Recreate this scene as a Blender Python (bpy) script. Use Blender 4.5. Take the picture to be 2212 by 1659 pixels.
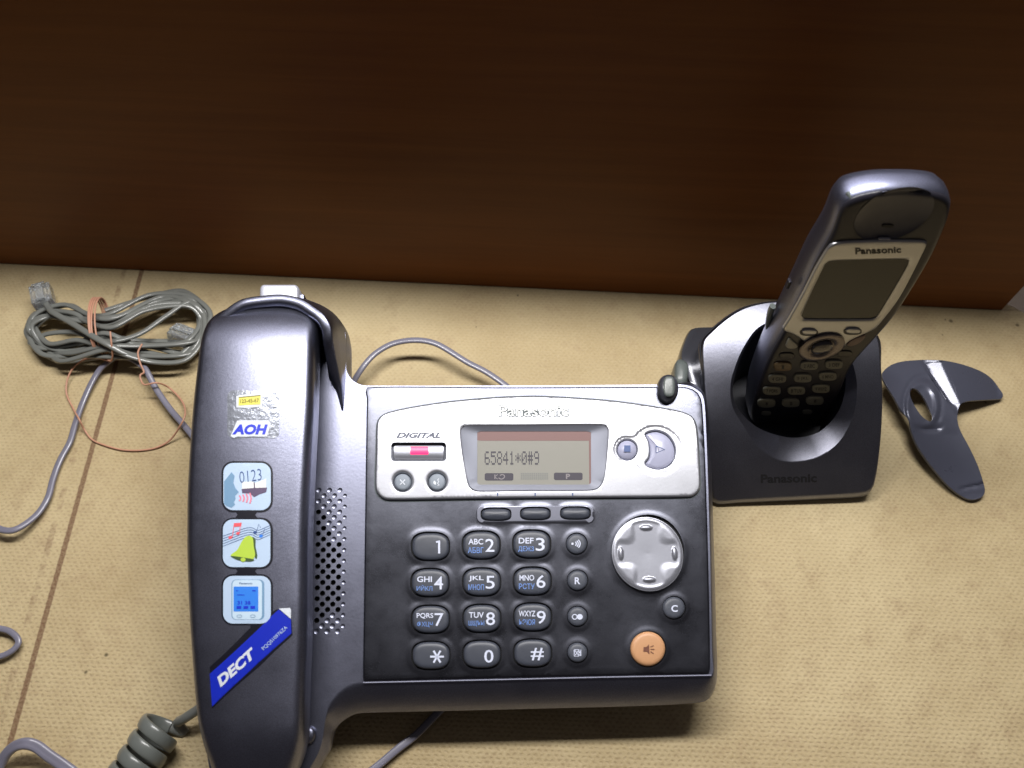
import bpy, bmesh, math, random
import numpy as np
from mathutils import Vector, Matrix, geometry
random.seed(7)
for o in list(bpy.data.objects): bpy.data.objects.remove(o)
S = 0.001                                   # everything below is laid out in millimetres
scene = bpy.context.scene
COL = scene.collection

# ------------------------------------------------------------------ camera
F = 1700.0; PITCH = math.radians(60)        # focal length in pixels of a 2212 px wide picture
CAM = np.array([0, -330 / math.tan(PITCH), 330.0])
cam = bpy.data.cameras.new('camera'); cam_o = bpy.data.objects.new('camera', cam); COL.objects.link(cam_o)
cam.sensor_width = 36; cam.lens = 36 * F / 2212; cam.clip_start = .01; cam.clip_end = 20
cam_o.location = CAM * S; cam_o.rotation_euler = (math.pi / 2 - PITCH, 0, 0)
cam.dof.use_dof = True; cam.dof.focus_distance = .325; cam.dof.aperture_fstop = 13
scene.camera = cam_o
# ------------------------------------------------------------------ world and lamps (a room at night)
w = bpy.data.worlds.new('World'); scene.world = w; w.use_nodes = True
w.node_tree.nodes['Background'].inputs[0].default_value = (.82, .74, .78, 1)
w.node_tree.nodes['Background'].inputs[1].default_value = .06
def lamp(name, x, y, z, sx, sy, p, col):
    l = bpy.data.lights.new(name, 'AREA'); l.shape = 'RECTANGLE'; l.size = sx * S; l.size_y = sy * S; l.energy = p; l.color = col
    o = bpy.data.objects.new(name, l); COL.objects.link(o); o.location = (x * S, y * S, z * S)
lamp('tube_lamp', 0, 88, 500, 460, 66, 4.15, (1, .975, .955))
scene.view_settings.view_transform = 'Standard'; scene.view_settings.look = 'None'
scene.view_settings.exposure = 0; scene.view_settings.gamma = 1

# ------------------------------------------------------------------ geometry helpers
def ray(px, py):
    a = (px - 1106) / F; b = (829.5 - py) / F
    c, s = math.cos(PITCH), math.sin(PITCH)
    return np.array([a, c + b * s, -s + b * c])
class Frame:
    """a local plane: origin (mm), rotation; hit() finds where a line of sight meets local height z"""
    def __init__(f, org, rot): f.o = np.array(org, float); f.R = np.array(rot)
    def mat(f): return Matrix.Translation(Vector(f.o * S)) @ Matrix(f.R.tolist()).to_4x4()
    def hit(f, px, py, z=0):
        c = f.R.T @ (CAM - f.o); d = f.R.T @ ray(px, py); t = (z - c[2]) / d[2]
        return c + d * t
    def w2l(f, p): return f.R.T @ (np.array(p, float) - f.o)
class Surf:
    def __init__(s, fr, zf): s.f = fr; s.zf = zf
    def hit(s, px, py, off=0):
        z = 0
        for _ in range(14):
            p = s.f.hit(px, py, z); z = .5 * z + .5 * (float(s.zf(p[0], p[1])) + off) if _ < 12 else float(s.zf(p[0], p[1])) + off
        p = s.f.hit(px, py, z); return p
def rx(a):
    a = math.radians(a); return np.array([[1, 0, 0], [0, math.cos(a), -math.sin(a)], [0, math.sin(a), math.cos(a)]])
def cr(P, n, closed=True):
    """smooth curve through points, resampled to n evenly spaced points (any dimension)"""
    P = np.array(P, float); m = len(P); out = []
    segs = m if closed else m - 1
    for i in range(segs):
        if closed: a, b, c, d = P[i - 1], P[i], P[(i + 1) % m], P[(i + 2) % m]
        else: a, b, c, d = P[max(i - 1, 0)], P[i], P[i + 1], P[min(i + 2, m - 1)]
        L = np.linalg.norm(c - b) + 1e-9
        k1 = min(1, L / (np.linalg.norm(b - a) + 1e-9)); k2 = min(1, L / (np.linalg.norm(d - c) + 1e-9))
        m1 = (c - a) * .5 * (.4 + .6 * k1) if k1 < 1 else (c - a) * .5
        m2 = (d - b) * .5 * (.4 + .6 * k2) if k2 < 1 else (d - b) * .5
        m1 *= min(1, 1.15 * L / (np.linalg.norm(m1) + 1e-9)); m2 *= min(1, 1.15 * L / (np.linalg.norm(m2) + 1e-9))
        for t in np.arange(0, 1, 1 / 24):
            t2, t3 = t * t, t * t * t
            out.append((2*t3-3*t2+1)*b + (t3-2*t2+t)*m1 + (-2*t3+3*t2)*c + (t3-t2)*m2)
    out.append(P[0] if closed else P[-1]); out = np.array(out)
    s = np.concatenate([[0], np.cumsum(np.linalg.norm(np.diff(out, axis=0), axis=1))])
    q = np.linspace(0, s[-1], n + 1)[:-1] if closed else np.linspace(0, s[-1], n)
    return np.stack([np.interp(q, s, out[:, k]) for k in range(P.shape[1])], 1)
def area(P): x, y = P[:, 0], P[:, 1]; return .5 * np.sum(x * np.roll(y, -1) - y * np.roll(x, -1))
def ccw(P): P = np.array(P, float); return P if area(P) > 0 else P[::-1].copy()
def normals(P):                              # inward normals of a ccw loop
    t = np.roll(P, -1, 0) - np.roll(P, 1, 0); t /= np.linalg.norm(t, axis=1)[:, None] + 1e-9
    return np.stack([-t[:, 1], t[:, 0]], 1)
def inset(P, d): return P + normals(P) * d
def sdist(Q, P):                             # distance from points Q to closed loop P
    Q = np.atleast_2d(Q); A = P; B = np.roll(P, -1, 0); best = np.full(len(Q), 1e9)
    for i in range(0, len(A), 64):
        a = A[i:i+64][None]; ab = B[i:i+64][None] - a; ap = Q[:, None] - a
        t = np.clip((ap * ab).sum(2) / ((ab * ab).sum(2) + 1e-12), 0, 1)
        best = np.minimum(best, np.linalg.norm(ap - ab * t[..., None], axis=2).min(1))
    return best
def inside(Q, P):
    Q = np.atleast_2d(Q); A = P; B = np.roll(P, -1, 0); r = np.zeros(len(Q), bool)
    for a, b in zip(A, B):
        c = (a[1] > Q[:, 1]) != (b[1] > Q[:, 1])
        if not c.any(): continue
        x = (b[0] - a[0]) * (Q[:, 1] - a[1]) / (b[1] - a[1] + 1e-12) + a[0]
        r ^= c & (Q[:, 0] < x)
    return r
class MB:
    def __init__(s): s.v = []; s.f = []; s.m = []
    def add(s, vs, fs, mi=0):
        n = len(s.v); s.v += [tuple(float(c) for c in v) for v in vs]; s.f += [tuple(int(i) + n for i in f) for f in fs]; s.m += [mi] * len(fs)
    def rings(s, R, closed=True, cap0=False, cap1=False, mi=0):
        """R: list of rings (k x n x 3); consecutive rings are bridged"""
        n = len(R[0]); vs = [p for r in R for p in r]; fs = []
        for k in range(len(R) - 1):
            for i in range(n if closed else n - 1):
                j = (i + 1) % n; fs.append((k*n+i, k*n+j, (k+1)*n+j, (k+1)*n+i))
        if cap0: fs.append(tuple(range(n))[::-1])
        if cap1: fs.append(tuple((len(R)-1)*n + i for i in range(n)))
        s.add(vs, fs, mi)
    def box(s, c, d, mi=0):
        x, y, z = c; a, b, e = d[0]/2, d[1]/2, d[2]/2
        s.add([(x+i*a, y+j*b, z+k*e) for k in (-1, 1) for j in (-1, 1) for i in (-1, 1)],
              [(0,2,3,1),(4,5,7,6),(0,1,5,4),(2,6,7,3),(0,4,6,2),(1,3,7,5)], mi)
    def build(s, name, mats, parent=None, smooth=40, frame=None, label=None, merge=True, bevel=0, solid=0):
        me = bpy.data.meshes.new(name)
        me.from_pydata([(a*S, b*S, c*S) for a, b, c in s.v], [], s.f)
        for m in (mats if isinstance(mats, (list, tuple)) else [mats]): me.materials.append(m)
        me.polygons.foreach_set('material_index', s.m)
        if merge:
            bm = bmesh.new(); bm.from_mesh(me); bmesh.ops.remove_doubles(bm, verts=bm.verts, dist=4e-6)
            bmesh.ops.recalc_face_normals(bm, faces=bm.faces); bm.to_mesh(me); bm.free()
        if smooth:
            me.shade_smooth(); me.set_sharp_from_angle(angle=math.radians(smooth))
        o = bpy.data.objects.new(name, me); COL.objects.link(o)
        if parent is not None: o.parent = parent
        elif frame is not None: o.matrix_world = frame.mat()
        if label: o['label'] = label
        if solid:
            md = o.modifiers.new('thickness', 'SOLIDIFY'); md.thickness = solid * S; md.offset = -1
        if bevel:
            md = o.modifiers.new('bevel', 'BEVEL'); md.width = bevel * S; md.segments = 3; md.limit_method = 'ANGLE'
            md.harden_normals = False
        return o
def thing(name, label, cat, frame=None, loc=(0, 0, 0), group=None):
    o = bpy.data.objects.new(name, None); COL.objects.link(o); o.empty_display_size = .02
    if frame is not None: o.matrix_world = frame.mat()
    else: o.location = [c * S for c in loc]
    tag(o, label, cat, group); return o
def tag(o, label, cat, group=None):
    o['label'] = label; o['category'] = cat
    if group: o['group'] = group
    return o
def field(mb, outline, zf, step=3., holes=(), offs=(.25, .6, 1.1, 1.8, 2.8, 4.2), hoffs=(.25, .6, 1.1), mi=0, extra=()):
    """triangulated sheet inside outline (ccw), minus holes, lifted by zf(u,v)"""
    P = ccw(outline); H = [ccw(h) for h in holes]
    pts = [P] + H + [np.array(x) for x in extra]; eds = []; n = 0
    for L in pts:
        k = len(L); eds += [(n+i, n+(i+1) % k) for i in range(k)]; n += k
    lo, hi = P.min(0), P.max(0)
    gx, gy = np.meshgrid(np.arange(lo[0], hi[0], step), np.arange(lo[1], hi[1], step))
    gx = gx + (np.arange(gx.shape[0]) % 2)[:, None] * step / 2
    Q = np.stack([gx.ravel(), gy.ravel()], 1)
    mo = max(offs) if offs else 0; mh = max(hoffs) if hoffs else 0
    def keep(Q, do, dh):
        m = inside(Q, P); Q = Q[m]
        if len(Q): Q = Q[sdist(Q, P) > do]
        for x in extra:
            if len(Q): Q = Q[sdist(Q, np.array(x)) > .14]
        for h in H:
            if not len(Q): break
            c = h.mean(0); r = np.abs(h - c).max() + dh + 1.5
            near = np.abs(Q - c).max(1) < r
            if near.any():
                bad = np.zeros(len(Q), bool); qi = np.where(near)[0]
                bad[qi] = inside(Q[qi], h) | (sdist(Q[qi], h) <= dh); Q = Q[~bad]
        return Q
    add = [keep(Q, mo + step * .35, mh + step * .3)]
    for d in offs: add.append(keep(inset(P, d), d * .93, max(mh, .2)))
    for d in hoffs:
        for h in H:
            q = inset(h, -d); m = inside(q, P); q = q[m]
            if len(q): q = q[sdist(q, P) > .4]
            if len(q) and len(H) < 40:
                ok = np.ones(len(q), bool)
                for g in H:
                    if g is h: continue
                    if np.abs(g.mean(0) - h.mean(0)).max() < 60: ok &= ~inside(q, g) & (sdist(q, g) > .3)
                q = q[ok]
            if len(q): add.append(q[sdist(q, h) > d * .93])
    A = [a for a in add if len(a)]
    V = np.concatenate(pts + A)
    vo, eo, fo, *_ = geometry.delaunay_2d_cdt([Vector((float(a), float(b))) for a, b in V], eds, [], 0, 1e-5)
    vo = np.array([(v.x, v.y) for v in vo]); fo = np.array([f for f in fo if len(f) == 3])
    cen = vo[fo].mean(1); m = inside(cen, P)
    for h in H:
        c = h.mean(0); r = np.abs(h - c).max() + .1; nr = np.where(m & (np.abs(cen - c).max(1) < r))[0]
        if len(nr): m[nr[inside(cen[nr], h)]] = False
    z = zf(vo[:, 0], vo[:, 1]); z = np.broadcast_to(z, (len(vo),))
    mb.add(np.column_stack([vo, z]), fo[m], mi)
def pad(mb, P, z0, prof, dome=0., mi=0, scales=(.82, .6, .35, .12)):
    """raised button: outline ccw, prof = [(inset, z)...] ; domed cap"""
    P = ccw(P); R = [np.column_stack([inset(P, d), np.full(len(P), z0 + z)]) for d, z in prof]
    top = R[-1]; c = top[:, :2].mean(0); zt = z0 + prof[-1][1]
    for k in scales:
        R.append(np.column_stack([c + (top[:, :2] - c) * k, np.full(len(P), zt + dome * (1 - k * k))]))
    mb.rings(R, cap1=True, mi=mi)
def superell(cx, cy, a, b, e=2., n=40, rot=0):
    t = np.linspace(0, 2 * math.pi, n, endpoint=False); c, s = np.cos(t), np.sin(t)
    x = a * np.sign(c) * np.abs(c) ** (2 / e); y = b * np.sign(s) * np.abs(s) ** (2 / e)
    r = math.radians(rot); return np.stack([cx + x*math.cos(r) - y*math.sin(r), cy + x*math.sin(r) + y*math.cos(r)], 1)
def rrect(x0, y0, x1, y1, r, n=6):
    out = []
    for cx, cy, a in ((x1-r, y1-r, 0), (x0+r, y1-r, 90), (x0+r, y0+r, 180), (x1-r, y0+r, 270)):
        for i in range(n + 1):
            t = math.radians(a + 90 * i / n); out.append((cx + r*math.cos(t), cy + r*math.sin(t)))
    return np.array(out)
def px2(sf, P, z=0):                          # pixel outline -> local (u,v) on plane or surface
    return ccw([sf.hit(x, y, z)[:2] for x, y in P])
def tube(mb, path, r, flat=1., groove=0., n=10, step=1.2, up=(0, 0, 1), mi=0, caps=True, closed=False):
    P = np.array(path, float); L = np.linalg.norm(np.diff(P, axis=0), axis=1).sum()
    P = cr(P, max(8, int(L / step)), closed); m = len(P)
    T = np.gradient(P, axis=0) if not closed else np.roll(P, -1, 0) - np.roll(P, 1, 0)
    T /= np.linalg.norm(T, axis=1)[:, None] + 1e-9
    R = []; u = np.array(up, float); a = np.linspace(0, 2*math.pi, n, endpoint=False)
    for p, t in zip(P, T):
        s = np.cross(t, u)
        s = s / (np.linalg.norm(s) + 1e-9); b = np.cross(s, t)
        rr = r * (1 - groove * np.abs(np.sin(a)) ** 8)
        R.append(p + np.outer(np.cos(a) * r * flat, s) + np.outer(np.sin(a) * rr, b))
    mb.rings(R + ([R[0]] if closed else []), cap0=caps and not closed, cap1=caps and not closed, mi=mi)

# ------------------------------------------------------------------ materials
def mat(name, base, rough=.5, metal=0., coat=0., spec=.5, bump=0., bscale=900., trans=0., ior=1.45, alpha=1., emit=None, es=0., var=0., flake=0., scratch=0.):
    m = bpy.data.materials.new(name); m.use_nodes = True; nt = m.node_tree; b = nt.nodes['Principled BSDF']
    b.inputs['Base Color'].default_value = (*base, 1); b.inputs['Roughness'].default_value = rough
    b.inputs['Metallic'].default_value = metal; b.inputs['Coat Weight'].default_value = coat
    b.inputs['Coat Roughness'].default_value = .12
    b.inputs['Specular IOR Level'].default_value = spec; b.inputs['Transmission Weight'].default_value = trans
    b.inputs['IOR'].default_value = ior; b.inputs['Alpha'].default_value = alpha
    if emit: b.inputs['Emission Color'].default_value = (*emit, 1); b.inputs['Emission Strength'].default_value = es
    tc = nt.nodes.new('ShaderNodeTexCoord')
    if bump:
        n = nt.nodes.new('ShaderNodeTexNoise'); n.inputs['Scale'].default_value = bscale; n.inputs['Detail'].default_value = 3
        nt.links.new(tc.outputs['Object'], n.inputs['Vector'])
        bp = nt.nodes.new('ShaderNodeBump'); bp.inputs['Strength'].default_value = bump; bp.inputs['Distance'].default_value = .0002
        nt.links.new(n.outputs['Fac'], bp.inputs['Height']); nt.links.new(bp.outputs[0], b.inputs['Normal'])
    if var:
        n = nt.nodes.new('ShaderNodeTexNoise'); n.inputs['Scale'].default_value = 45; n.inputs['Detail'].default_value = 8; n.inputs['Roughness'].default_value = .7
        nt.links.new(tc.outputs['Object'], n.inputs['Vector'])
        r = nt.nodes.new('ShaderNodeMapRange'); r.inputs[1].default_value = .3; r.inputs[2].default_value = .7
        r.inputs[3].default_value = rough - var; r.inputs[4].default_value = rough + var
        nt.links.new(n.outputs['Fac'], r.inputs[0]); nt.links.new(r.outputs[0], b.inputs['Roughness'])
    if flake:
        n = nt.nodes.new('ShaderNodeTexNoise'); n.inputs['Scale'].default_value = 4500; n.inputs['Detail'].default_value = 1
        nt.links.new(tc.outputs['Object'], n.inputs['Vector'])
        r = nt.nodes.new('ShaderNodeMapRange'); r.inputs[1].default_value = .3; r.inputs[2].default_value = .7
        r.inputs[3].default_value = 1 - flake; r.inputs[4].default_value = 1 + flake
        nt.links.new(n.outputs['Fac'], r.inputs[0])
        mx = nt.nodes.new('ShaderNodeVectorMath'); mx.operation = 'SCALE'; mx.inputs[0].default_value = base
        nt.links.new(r.outputs[0], mx.inputs['Scale']); nt.links.new(mx.outputs[0], b.inputs['Base Color'])
    return m
M = dict(
    gun=mat('gunmetal_plastic', (.198, .206, .268), .37, 1., bump=.12, var=.04, flake=.25),
    gun2=mat('gunmetal_handset', (.198, .206, .268), .37, 1., bump=.12, var=.04, flake=.25),
    plate=mat('smoked_keypad_plate', (.103, .107, .130), .295, 1., bump=.05, var=.05, flake=.15),
    silver=mat('silver_plastic', (.47, .48, .52), .37, .85, bump=.05, var=.03, flake=.08),
    chrome=mat('satin_button', (.36, .37, .42), .36, .7, bump=.05),
    clear=mat('clear_button', (.40, .41, .54), .30, .0, coat=.3),
    key=mat('grey_key_rubber', (.050, .056, .074), .42, .0, spec=.6, bump=.1),
    key2=mat('round_key_grey', (.068, .075, .095), .45, 0, spec=.5, bump=.1),
    black=mat('black_gap', (.008, .008, .010), .6),
    white=mat('white_print', (.62, .66, .80), .5), blue=mat('blue_print', (.15, .27, .62), .5),
    mark=mat('pale_print', (.15, .16, .20), .6, spec=.2), markd=mat('grey_outline', (.13, .15, .16), .6, spec=.2),
    ink=mat('dark_print', (.012, .012, .014), .5), orange=mat('orange_key', (.56, .30, .15), .42, spec=.5, bump=.08),
    brown=mat('brown_print', (.16, .06, .035), .5),
    lcd=mat('grey_lcd', (.25, .245, .215), .5, spec=.3), lcdink=mat('lcd_segment', (.055, .05, .065), .5, spec=.3), lcdghost=mat('lcd_ghost', (.175, .18, .165), .4),
    lcdred=mat('lcd_strip_red', (.20, .115, .108), .5, spec=.3), lcdgl=mat('lcd_label_glyph', (.20, .18, .19), .4),
    red=mat('red_lamp', (.8, .02, .08), .3, emit=(1, .03, .22), es=.9),
    glass=mat('window_plastic', (.20, .21, .25), .12, .5, coat=1.),
    stub=mat('grey_green_plastic', (.10, .115, .11), .36, 0, coat=.1), stubd=mat('dark_stub_plastic', (.05, .052, .065), .3, .2, coat=.3),
    stick=mat('pale_blue_sticker', (.44, .56, .72), .42), stickb=mat('black_sticker_edge', (.006, .006, .012), .35),
    royal=mat('royal_blue_sticker', (.008, .022, .42), .35), swhite=mat('white_sticker', (.62, .66, .72), .4),
    yellow=mat('yellow_sticker', (.70, .62, .10), .4), olive=mat('olive_print', (.20, .18, .02), .5),
    royalp=mat('royal_blue_print', (.01, .03, .55), .4), film=mat('clear_film', (.30, .32, .37), .22, .55, bump=.9, bscale=420),
    shade=mat('slate_blue_print', (.16, .29, .44), .4), pink=mat('pink_print', (.75, .22, .30), .4),
    plum=mat('plum_print', (.10, .07, .13), .4), page=mat('page_print', (.72, .74, .72), .4), redp=mat('red_print', (.75, .10, .12), .4),
    navy=mat('navy_print', (.03, .07, .22), .4), lime=mat('lime_print', (.42, .58, .06), .4), dgreen=mat('dark_green_print', (.05, .09, .03), .4),
    cyanp=mat('bright_blue_print', (.03, .20, .72), .4), skyp=mat('pale_device_print', (.50, .64, .76), .4),
    cord=mat('grey_cord', (.165, .172, .160), .28, 0, coat=.35, spec=.6), cordv=mat('lilac_grey_cord', (.18, .175, .225), .34, 0, coat=.3, spec=.6),
    band=mat('copper_rubber_band', (.52, .27, .18), .5),
    plug=mat('clear_plug', (.75, .78, .80), .12, 0, trans=.8, ior=1.35), pins=mat('plug_contacts', (.75, .65, .35), .3, 1.),
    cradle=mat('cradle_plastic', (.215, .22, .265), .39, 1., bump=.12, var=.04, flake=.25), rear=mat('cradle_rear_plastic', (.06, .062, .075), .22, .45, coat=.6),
    well=mat('well_black', (.010, .011, .018), .35), hbody=mat('handset_dark_body', (.17, .18, .25), .38, .95, flake=.2),
    hface=mat('handset_black_face', (.020, .019, .026), .3, spec=.35), ear=mat('earpiece_dish', (.045, .046, .065), .3, .3), hbezel=mat('handset_bezel', (.41, .415, .43), .32, .85),
    hscreen=mat('handset_screen', (.034, .033, .024), .2, spec=.4), hkey=mat('handset_key', (.16, .16, .13), .45), hkey2=mat('handset_key_amber', (.16, .11, .055), .4),
    clip=mat('clip_plastic', (.085, .09, .125), .30, .3, coat=.25, bump=.15, bscale=300, var=.05),
    wallw=mat('white_wall', (.86, .86, .93), .7),
)
# hardboard table
def table_mat():
    m = bpy.data.materials.new('hardboard'); m.use_nodes = True; nt = m.node_tree; b = nt.nodes['Principled BSDF']; N = nt.nodes.new; L = nt.links.new
    tc = N('ShaderNodeTexCoord')
    def math_(op, a, b_=None, c=None):
        n = N('ShaderNodeMath'); n.operation = op
        for i, x in enumerate((a, b_, c)):
            if x is None: continue
            if isinstance(x, (int, float)): n.inputs[i].default_value = x
            else: L(x, n.inputs[i])
        return n.outputs[0]
    def rng(x, a, b_, c, d):
        n = N('ShaderNodeMapRange'); L(x, n.inputs[0]); n.inputs[1].default_value = a; n.inputs[2].default_value = b_; n.inputs[3].default_value = c; n.inputs[4].default_value = d; return n.outputs[0]
    mp = N('ShaderNodeMapping'); mp.inputs['Rotation'].default_value[2] = math.radians(2.0); L(tc.outputs['Object'], mp.inputs[0])
    ns = N('ShaderNodeTexNoise'); ns.inputs['Scale'].default_value = 520; ns.inputs['Detail'].default_value = 3; L(mp.outputs[0], ns.inputs['Vector'])
    wob = N('ShaderNodeVectorMath'); wob.operation = 'MULTIPLY_ADD'; L(ns.outputs['Color'], wob.inputs[0]); wob.inputs[1].default_value = (.0022, .0016, 0); L(mp.outputs[0], wob.inputs[2])
    nf0 = N('ShaderNodeTexNoise'); nf0.inputs['Scale'].default_value = 340; L(mp.outputs[0], nf0.inputs['Vector'])
    sx = N('ShaderNodeSeparateXYZ'); L(wob.outputs[0], sx.inputs[0])
    K = 2 * math.pi / .00162
    yy = math_('MULTIPLY', sx.outputs[1], K)
    row = math_('FLOOR', math_('ADD', math_('DIVIDE', yy, 2 * math.pi), .5)); par = math_('MULTIPLY', math_('MODULO', row, 2.), math.pi)
    xx = math_('ADD', math_('MULTIPLY', sx.outputs[0], K * .62), par)
    wx = math_('MULTIPLY_ADD', math_('COSINE', xx), .5, .5); wy = math_('MULTIPLY_ADD', math_('COSINE', yy), .5, .5)
    hole = math_('POWER', math_('MULTIPLY', wx, wy), 1.2)
    line = math_('MULTIPLY', math_('POWER', wy, 3.), rng(nf0.outputs['Fac'], .48, .68, 0., .3))
    dent = math_('MAXIMUM', hole, line)
    nb = N('ShaderNodeTexNoise'); nb.inputs['Scale'].default_value = 9; nb.inputs['Detail'].default_value = 5; nb.inputs['Roughness'].default_value = .65; L(tc.outputs['Object'], nb.inputs['Vector'])
    nf = N('ShaderNodeTexNoise'); nf.inputs['Scale'].default_value = 900; nf.inputs['Detail'].default_value = 4; nf.inputs['Roughness'].default_value = .7; L(tc.outputs['Object'], nf.inputs['Vector'])
    nm = N('ShaderNodeTexNoise'); nm.inputs['Scale'].default_value = 70; nm.inputs['Detail'].default_value = 6; nm.inputs['Roughness'].default_value = .7; L(tc.outputs['Object'], nm.inputs['Vector'])
    # the relief is worn flatter towards the back of the sheet
    so = N('ShaderNodeSeparateXYZ'); L(tc.outputs['Object'], so.inputs[0])
    wear = N('ShaderNodeMapRange'); L(so.outputs[1], wear.inputs[0]); wear.inputs[1].default_value = -.16; wear.inputs[2].default_value = .03; wear.inputs[3].default_value = 1; wear.inputs[4].default_value = .5
    c1 = N('ShaderNodeValToRGB'); L(nb.outputs['Fac'], c1.inputs[0])
    e = c1.color_ramp.elements; e[0].position = .36; e[0].color = (.385, .292, .148, 1); e[1].position = .64; e[1].color = (.55, .447, .255, 1)
    def mix(fac, A, B, bt='MIX'):
        n = N('ShaderNodeMix'); n.data_type = 'RGBA'; n.blend_type = bt
        if isinstance(fac, float): n.inputs[0].default_value = fac
        else: L(fac, n.inputs[0])
        for i, x in ((6, A), (7, B)):
            if isinstance(x, tuple): n.inputs[i].default_value = (*x, 1)
            else: L(x, n.inputs[i])
        return n.outputs[2]
    col = mix(math_('MULTIPLY', math_('MULTIPLY', dent, wear.outputs[0]), rng(nm.outputs['Fac'], .35, .65, .3, .55)), c1.outputs[0], (.24, .165, .085))
    col = mix(rng(nf.outputs['Fac'], .35, .72, 0., .35), col, (.60, .50, .33))
    col = mix(rng(nm.outputs['Fac'], .52, .76, 0., .5), col, (.29, .195, .105))
    # drawn brown line, straight across the sheet
    def dist_line(A, B, wdt):
        d = np.array(B) - np.array(A); Ln = np.linalg.norm(d); n_ = np.array([-d[1], d[0]]) / Ln
        k = math_('ADD', math_('MULTIPLY', sxo.outputs[0], float(n_[0])), math_('MULTIPLY', sxo.outputs[1], float(n_[1])))
        k = math_('ABSOLUTE', math_('SUBTRACT', k, float(np.dot(n_, A))))
        return rng(k, wdt * .45, wdt * .75, 1., 0.)
    wob2 = N('ShaderNodeVectorMath'); wob2.operation = 'MULTIPLY_ADD'; L(ns.outputs['Color'], wob2.inputs[0]); wob2.inputs[1].default_value = (.0007, .0007, 0); L(tc.outputs['Object'], wob2.inputs[2])
    sxo = N('ShaderNodeSeparateXYZ'); L(wob2.outputs[0], sxo.inputs[0])
    T = Frame((0, 0, 0), np.eye(3)); A = T.hit(308, 584)[:2] * S; B = T.hit(25, 1600)[:2] * S
    seam = dist_line(A, B, .0019)
    col = mix(math_('MULTIPLY', seam, rng(nf.outputs['Fac'], .3, .6, .55, .92)), col, (.15, .075, .04))
    A2 = T.hit(60, 1350)[:2] * S; B2 = T.hit(8, 1540)[:2] * S
    s2 = math_('MULTIPLY', dist_line(A2, B2, .0022), rng(nm.outputs['Fac'], .45, .6, 0., .45)); col = mix(s2, col, (.17, .09, .05))
    # stray specks
    for px, py, r in ((1120, 637, .8), (2055, 692, 1.4), (2199, 701, 1.3), (2043, 689, .6), (372, 660, 1.2), (1030, 705, .5), (2130, 868, .7), (2037, 722, .6), (420, 1225, .7), (232, 1412, 1.), (615, 615, .5), (188, 1450, .9), (290, 652, .7)):
        c = T.hit(px, py) * S
        dx = math_('SUBTRACT', sxo.outputs[0], float(c[0])); dy = math_('SUBTRACT', sxo.outputs[1], float(c[1]))
        d = math_('SQRT', math_('ADD', math_('MULTIPLY', dx, dx), math_('MULTIPLY', dy, dy)))
        col = mix(rng(d, r * .0004, r * .001, .75, 0.), col, (.06, .045, .02))
    L(col, b.inputs['Base Color']); b.inputs['Roughness'].default_value = .62; b.inputs['Specular IOR Level'].default_value = .3
    h = math_('SUBTRACT', math_('MULTIPLY', nf.outputs['Fac'], .5), math_('MULTIPLY', dent, wear.outputs[0]))
    bp = N('ShaderNodeBump'); bp.inputs['Strength'].default_value = .55; bp.inputs['Distance'].default_value = .0003; L(h, bp.inputs['Height']); L(bp.outputs[0], b.inputs['Normal'])
    return m
def wood_mat():
    m = bpy.data.materials.new('dark_veneer'); m.use_nodes = True; nt = m.node_tree; b = nt.nodes['Principled BSDF']; N = nt.nodes.new; L = nt.links.new
    tc = N('ShaderNodeTexCoord'); mp = N('ShaderNodeMapping'); mp.inputs['Scale'].default_value = (3, 3, 75); L(tc.outputs['Object'], mp.inputs[0])
    n1 = N('ShaderNodeTexNoise'); n1.inputs['Scale'].default_value = 2.2; n1.inputs['Detail'].default_value = 8; n1.inputs['Roughness'].default_value = .62; n1.inputs['Distortion'].default_value = .4; L(mp.outputs[0], n1.inputs['Vector'])
    mp2 = N('ShaderNodeMapping'); mp2.inputs['Scale'].default_value = (14, 14, 420); L(tc.outputs['Object'], mp2.inputs[0])
    n2 = N('ShaderNodeTexNoise'); n2.inputs['Scale'].default_value = 3; n2.inputs['Detail'].default_value = 5; L(mp2.outputs[0], n2.inputs['Vector'])
    r = N('ShaderNodeValToRGB'); L(n1.outputs['Fac'], r.inputs[0]); e = r.color_ramp.elements
    e[0].position = .3; e[0].color = (.135, .040, .005, 1); e[1].position = .72; e[1].color = (.185, .060, .009, 1)
    mx = N('ShaderNodeMix'); mx.data_type = 'RGBA'; mx.blend_type = 'MULTIPLY'; mx.inputs[0].default_value = .12; L(r.outputs[0], mx.inputs[6]); L(n2.outputs['Color'], mx.inputs[7])
    r2 = N('ShaderNodeHueSaturation'); r2.inputs['Saturation'].default_value = 0; r2.inputs['Value'].default_value = 1.6; L(n2.outputs['Color'], r2.inputs['Color']); L(r2.outputs[0], mx.inputs[7])
    L(mx.outputs[2], b.inputs['Base Color']); b.inputs['Roughness'].default_value = .46; b.inputs['Specular IOR Level'].default_value = .2
    bp = N('ShaderNodeBump'); bp.inputs['Strength'].default_value = .15; bp.inputs['Distance'].default_value = .0002; L(n2.outputs['Fac'], bp.inputs['Height']); L(bp.outputs[0], b.inputs['Normal'])
    return m
M['table'] = table_mat(); M['wood'] = wood_mat()

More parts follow.
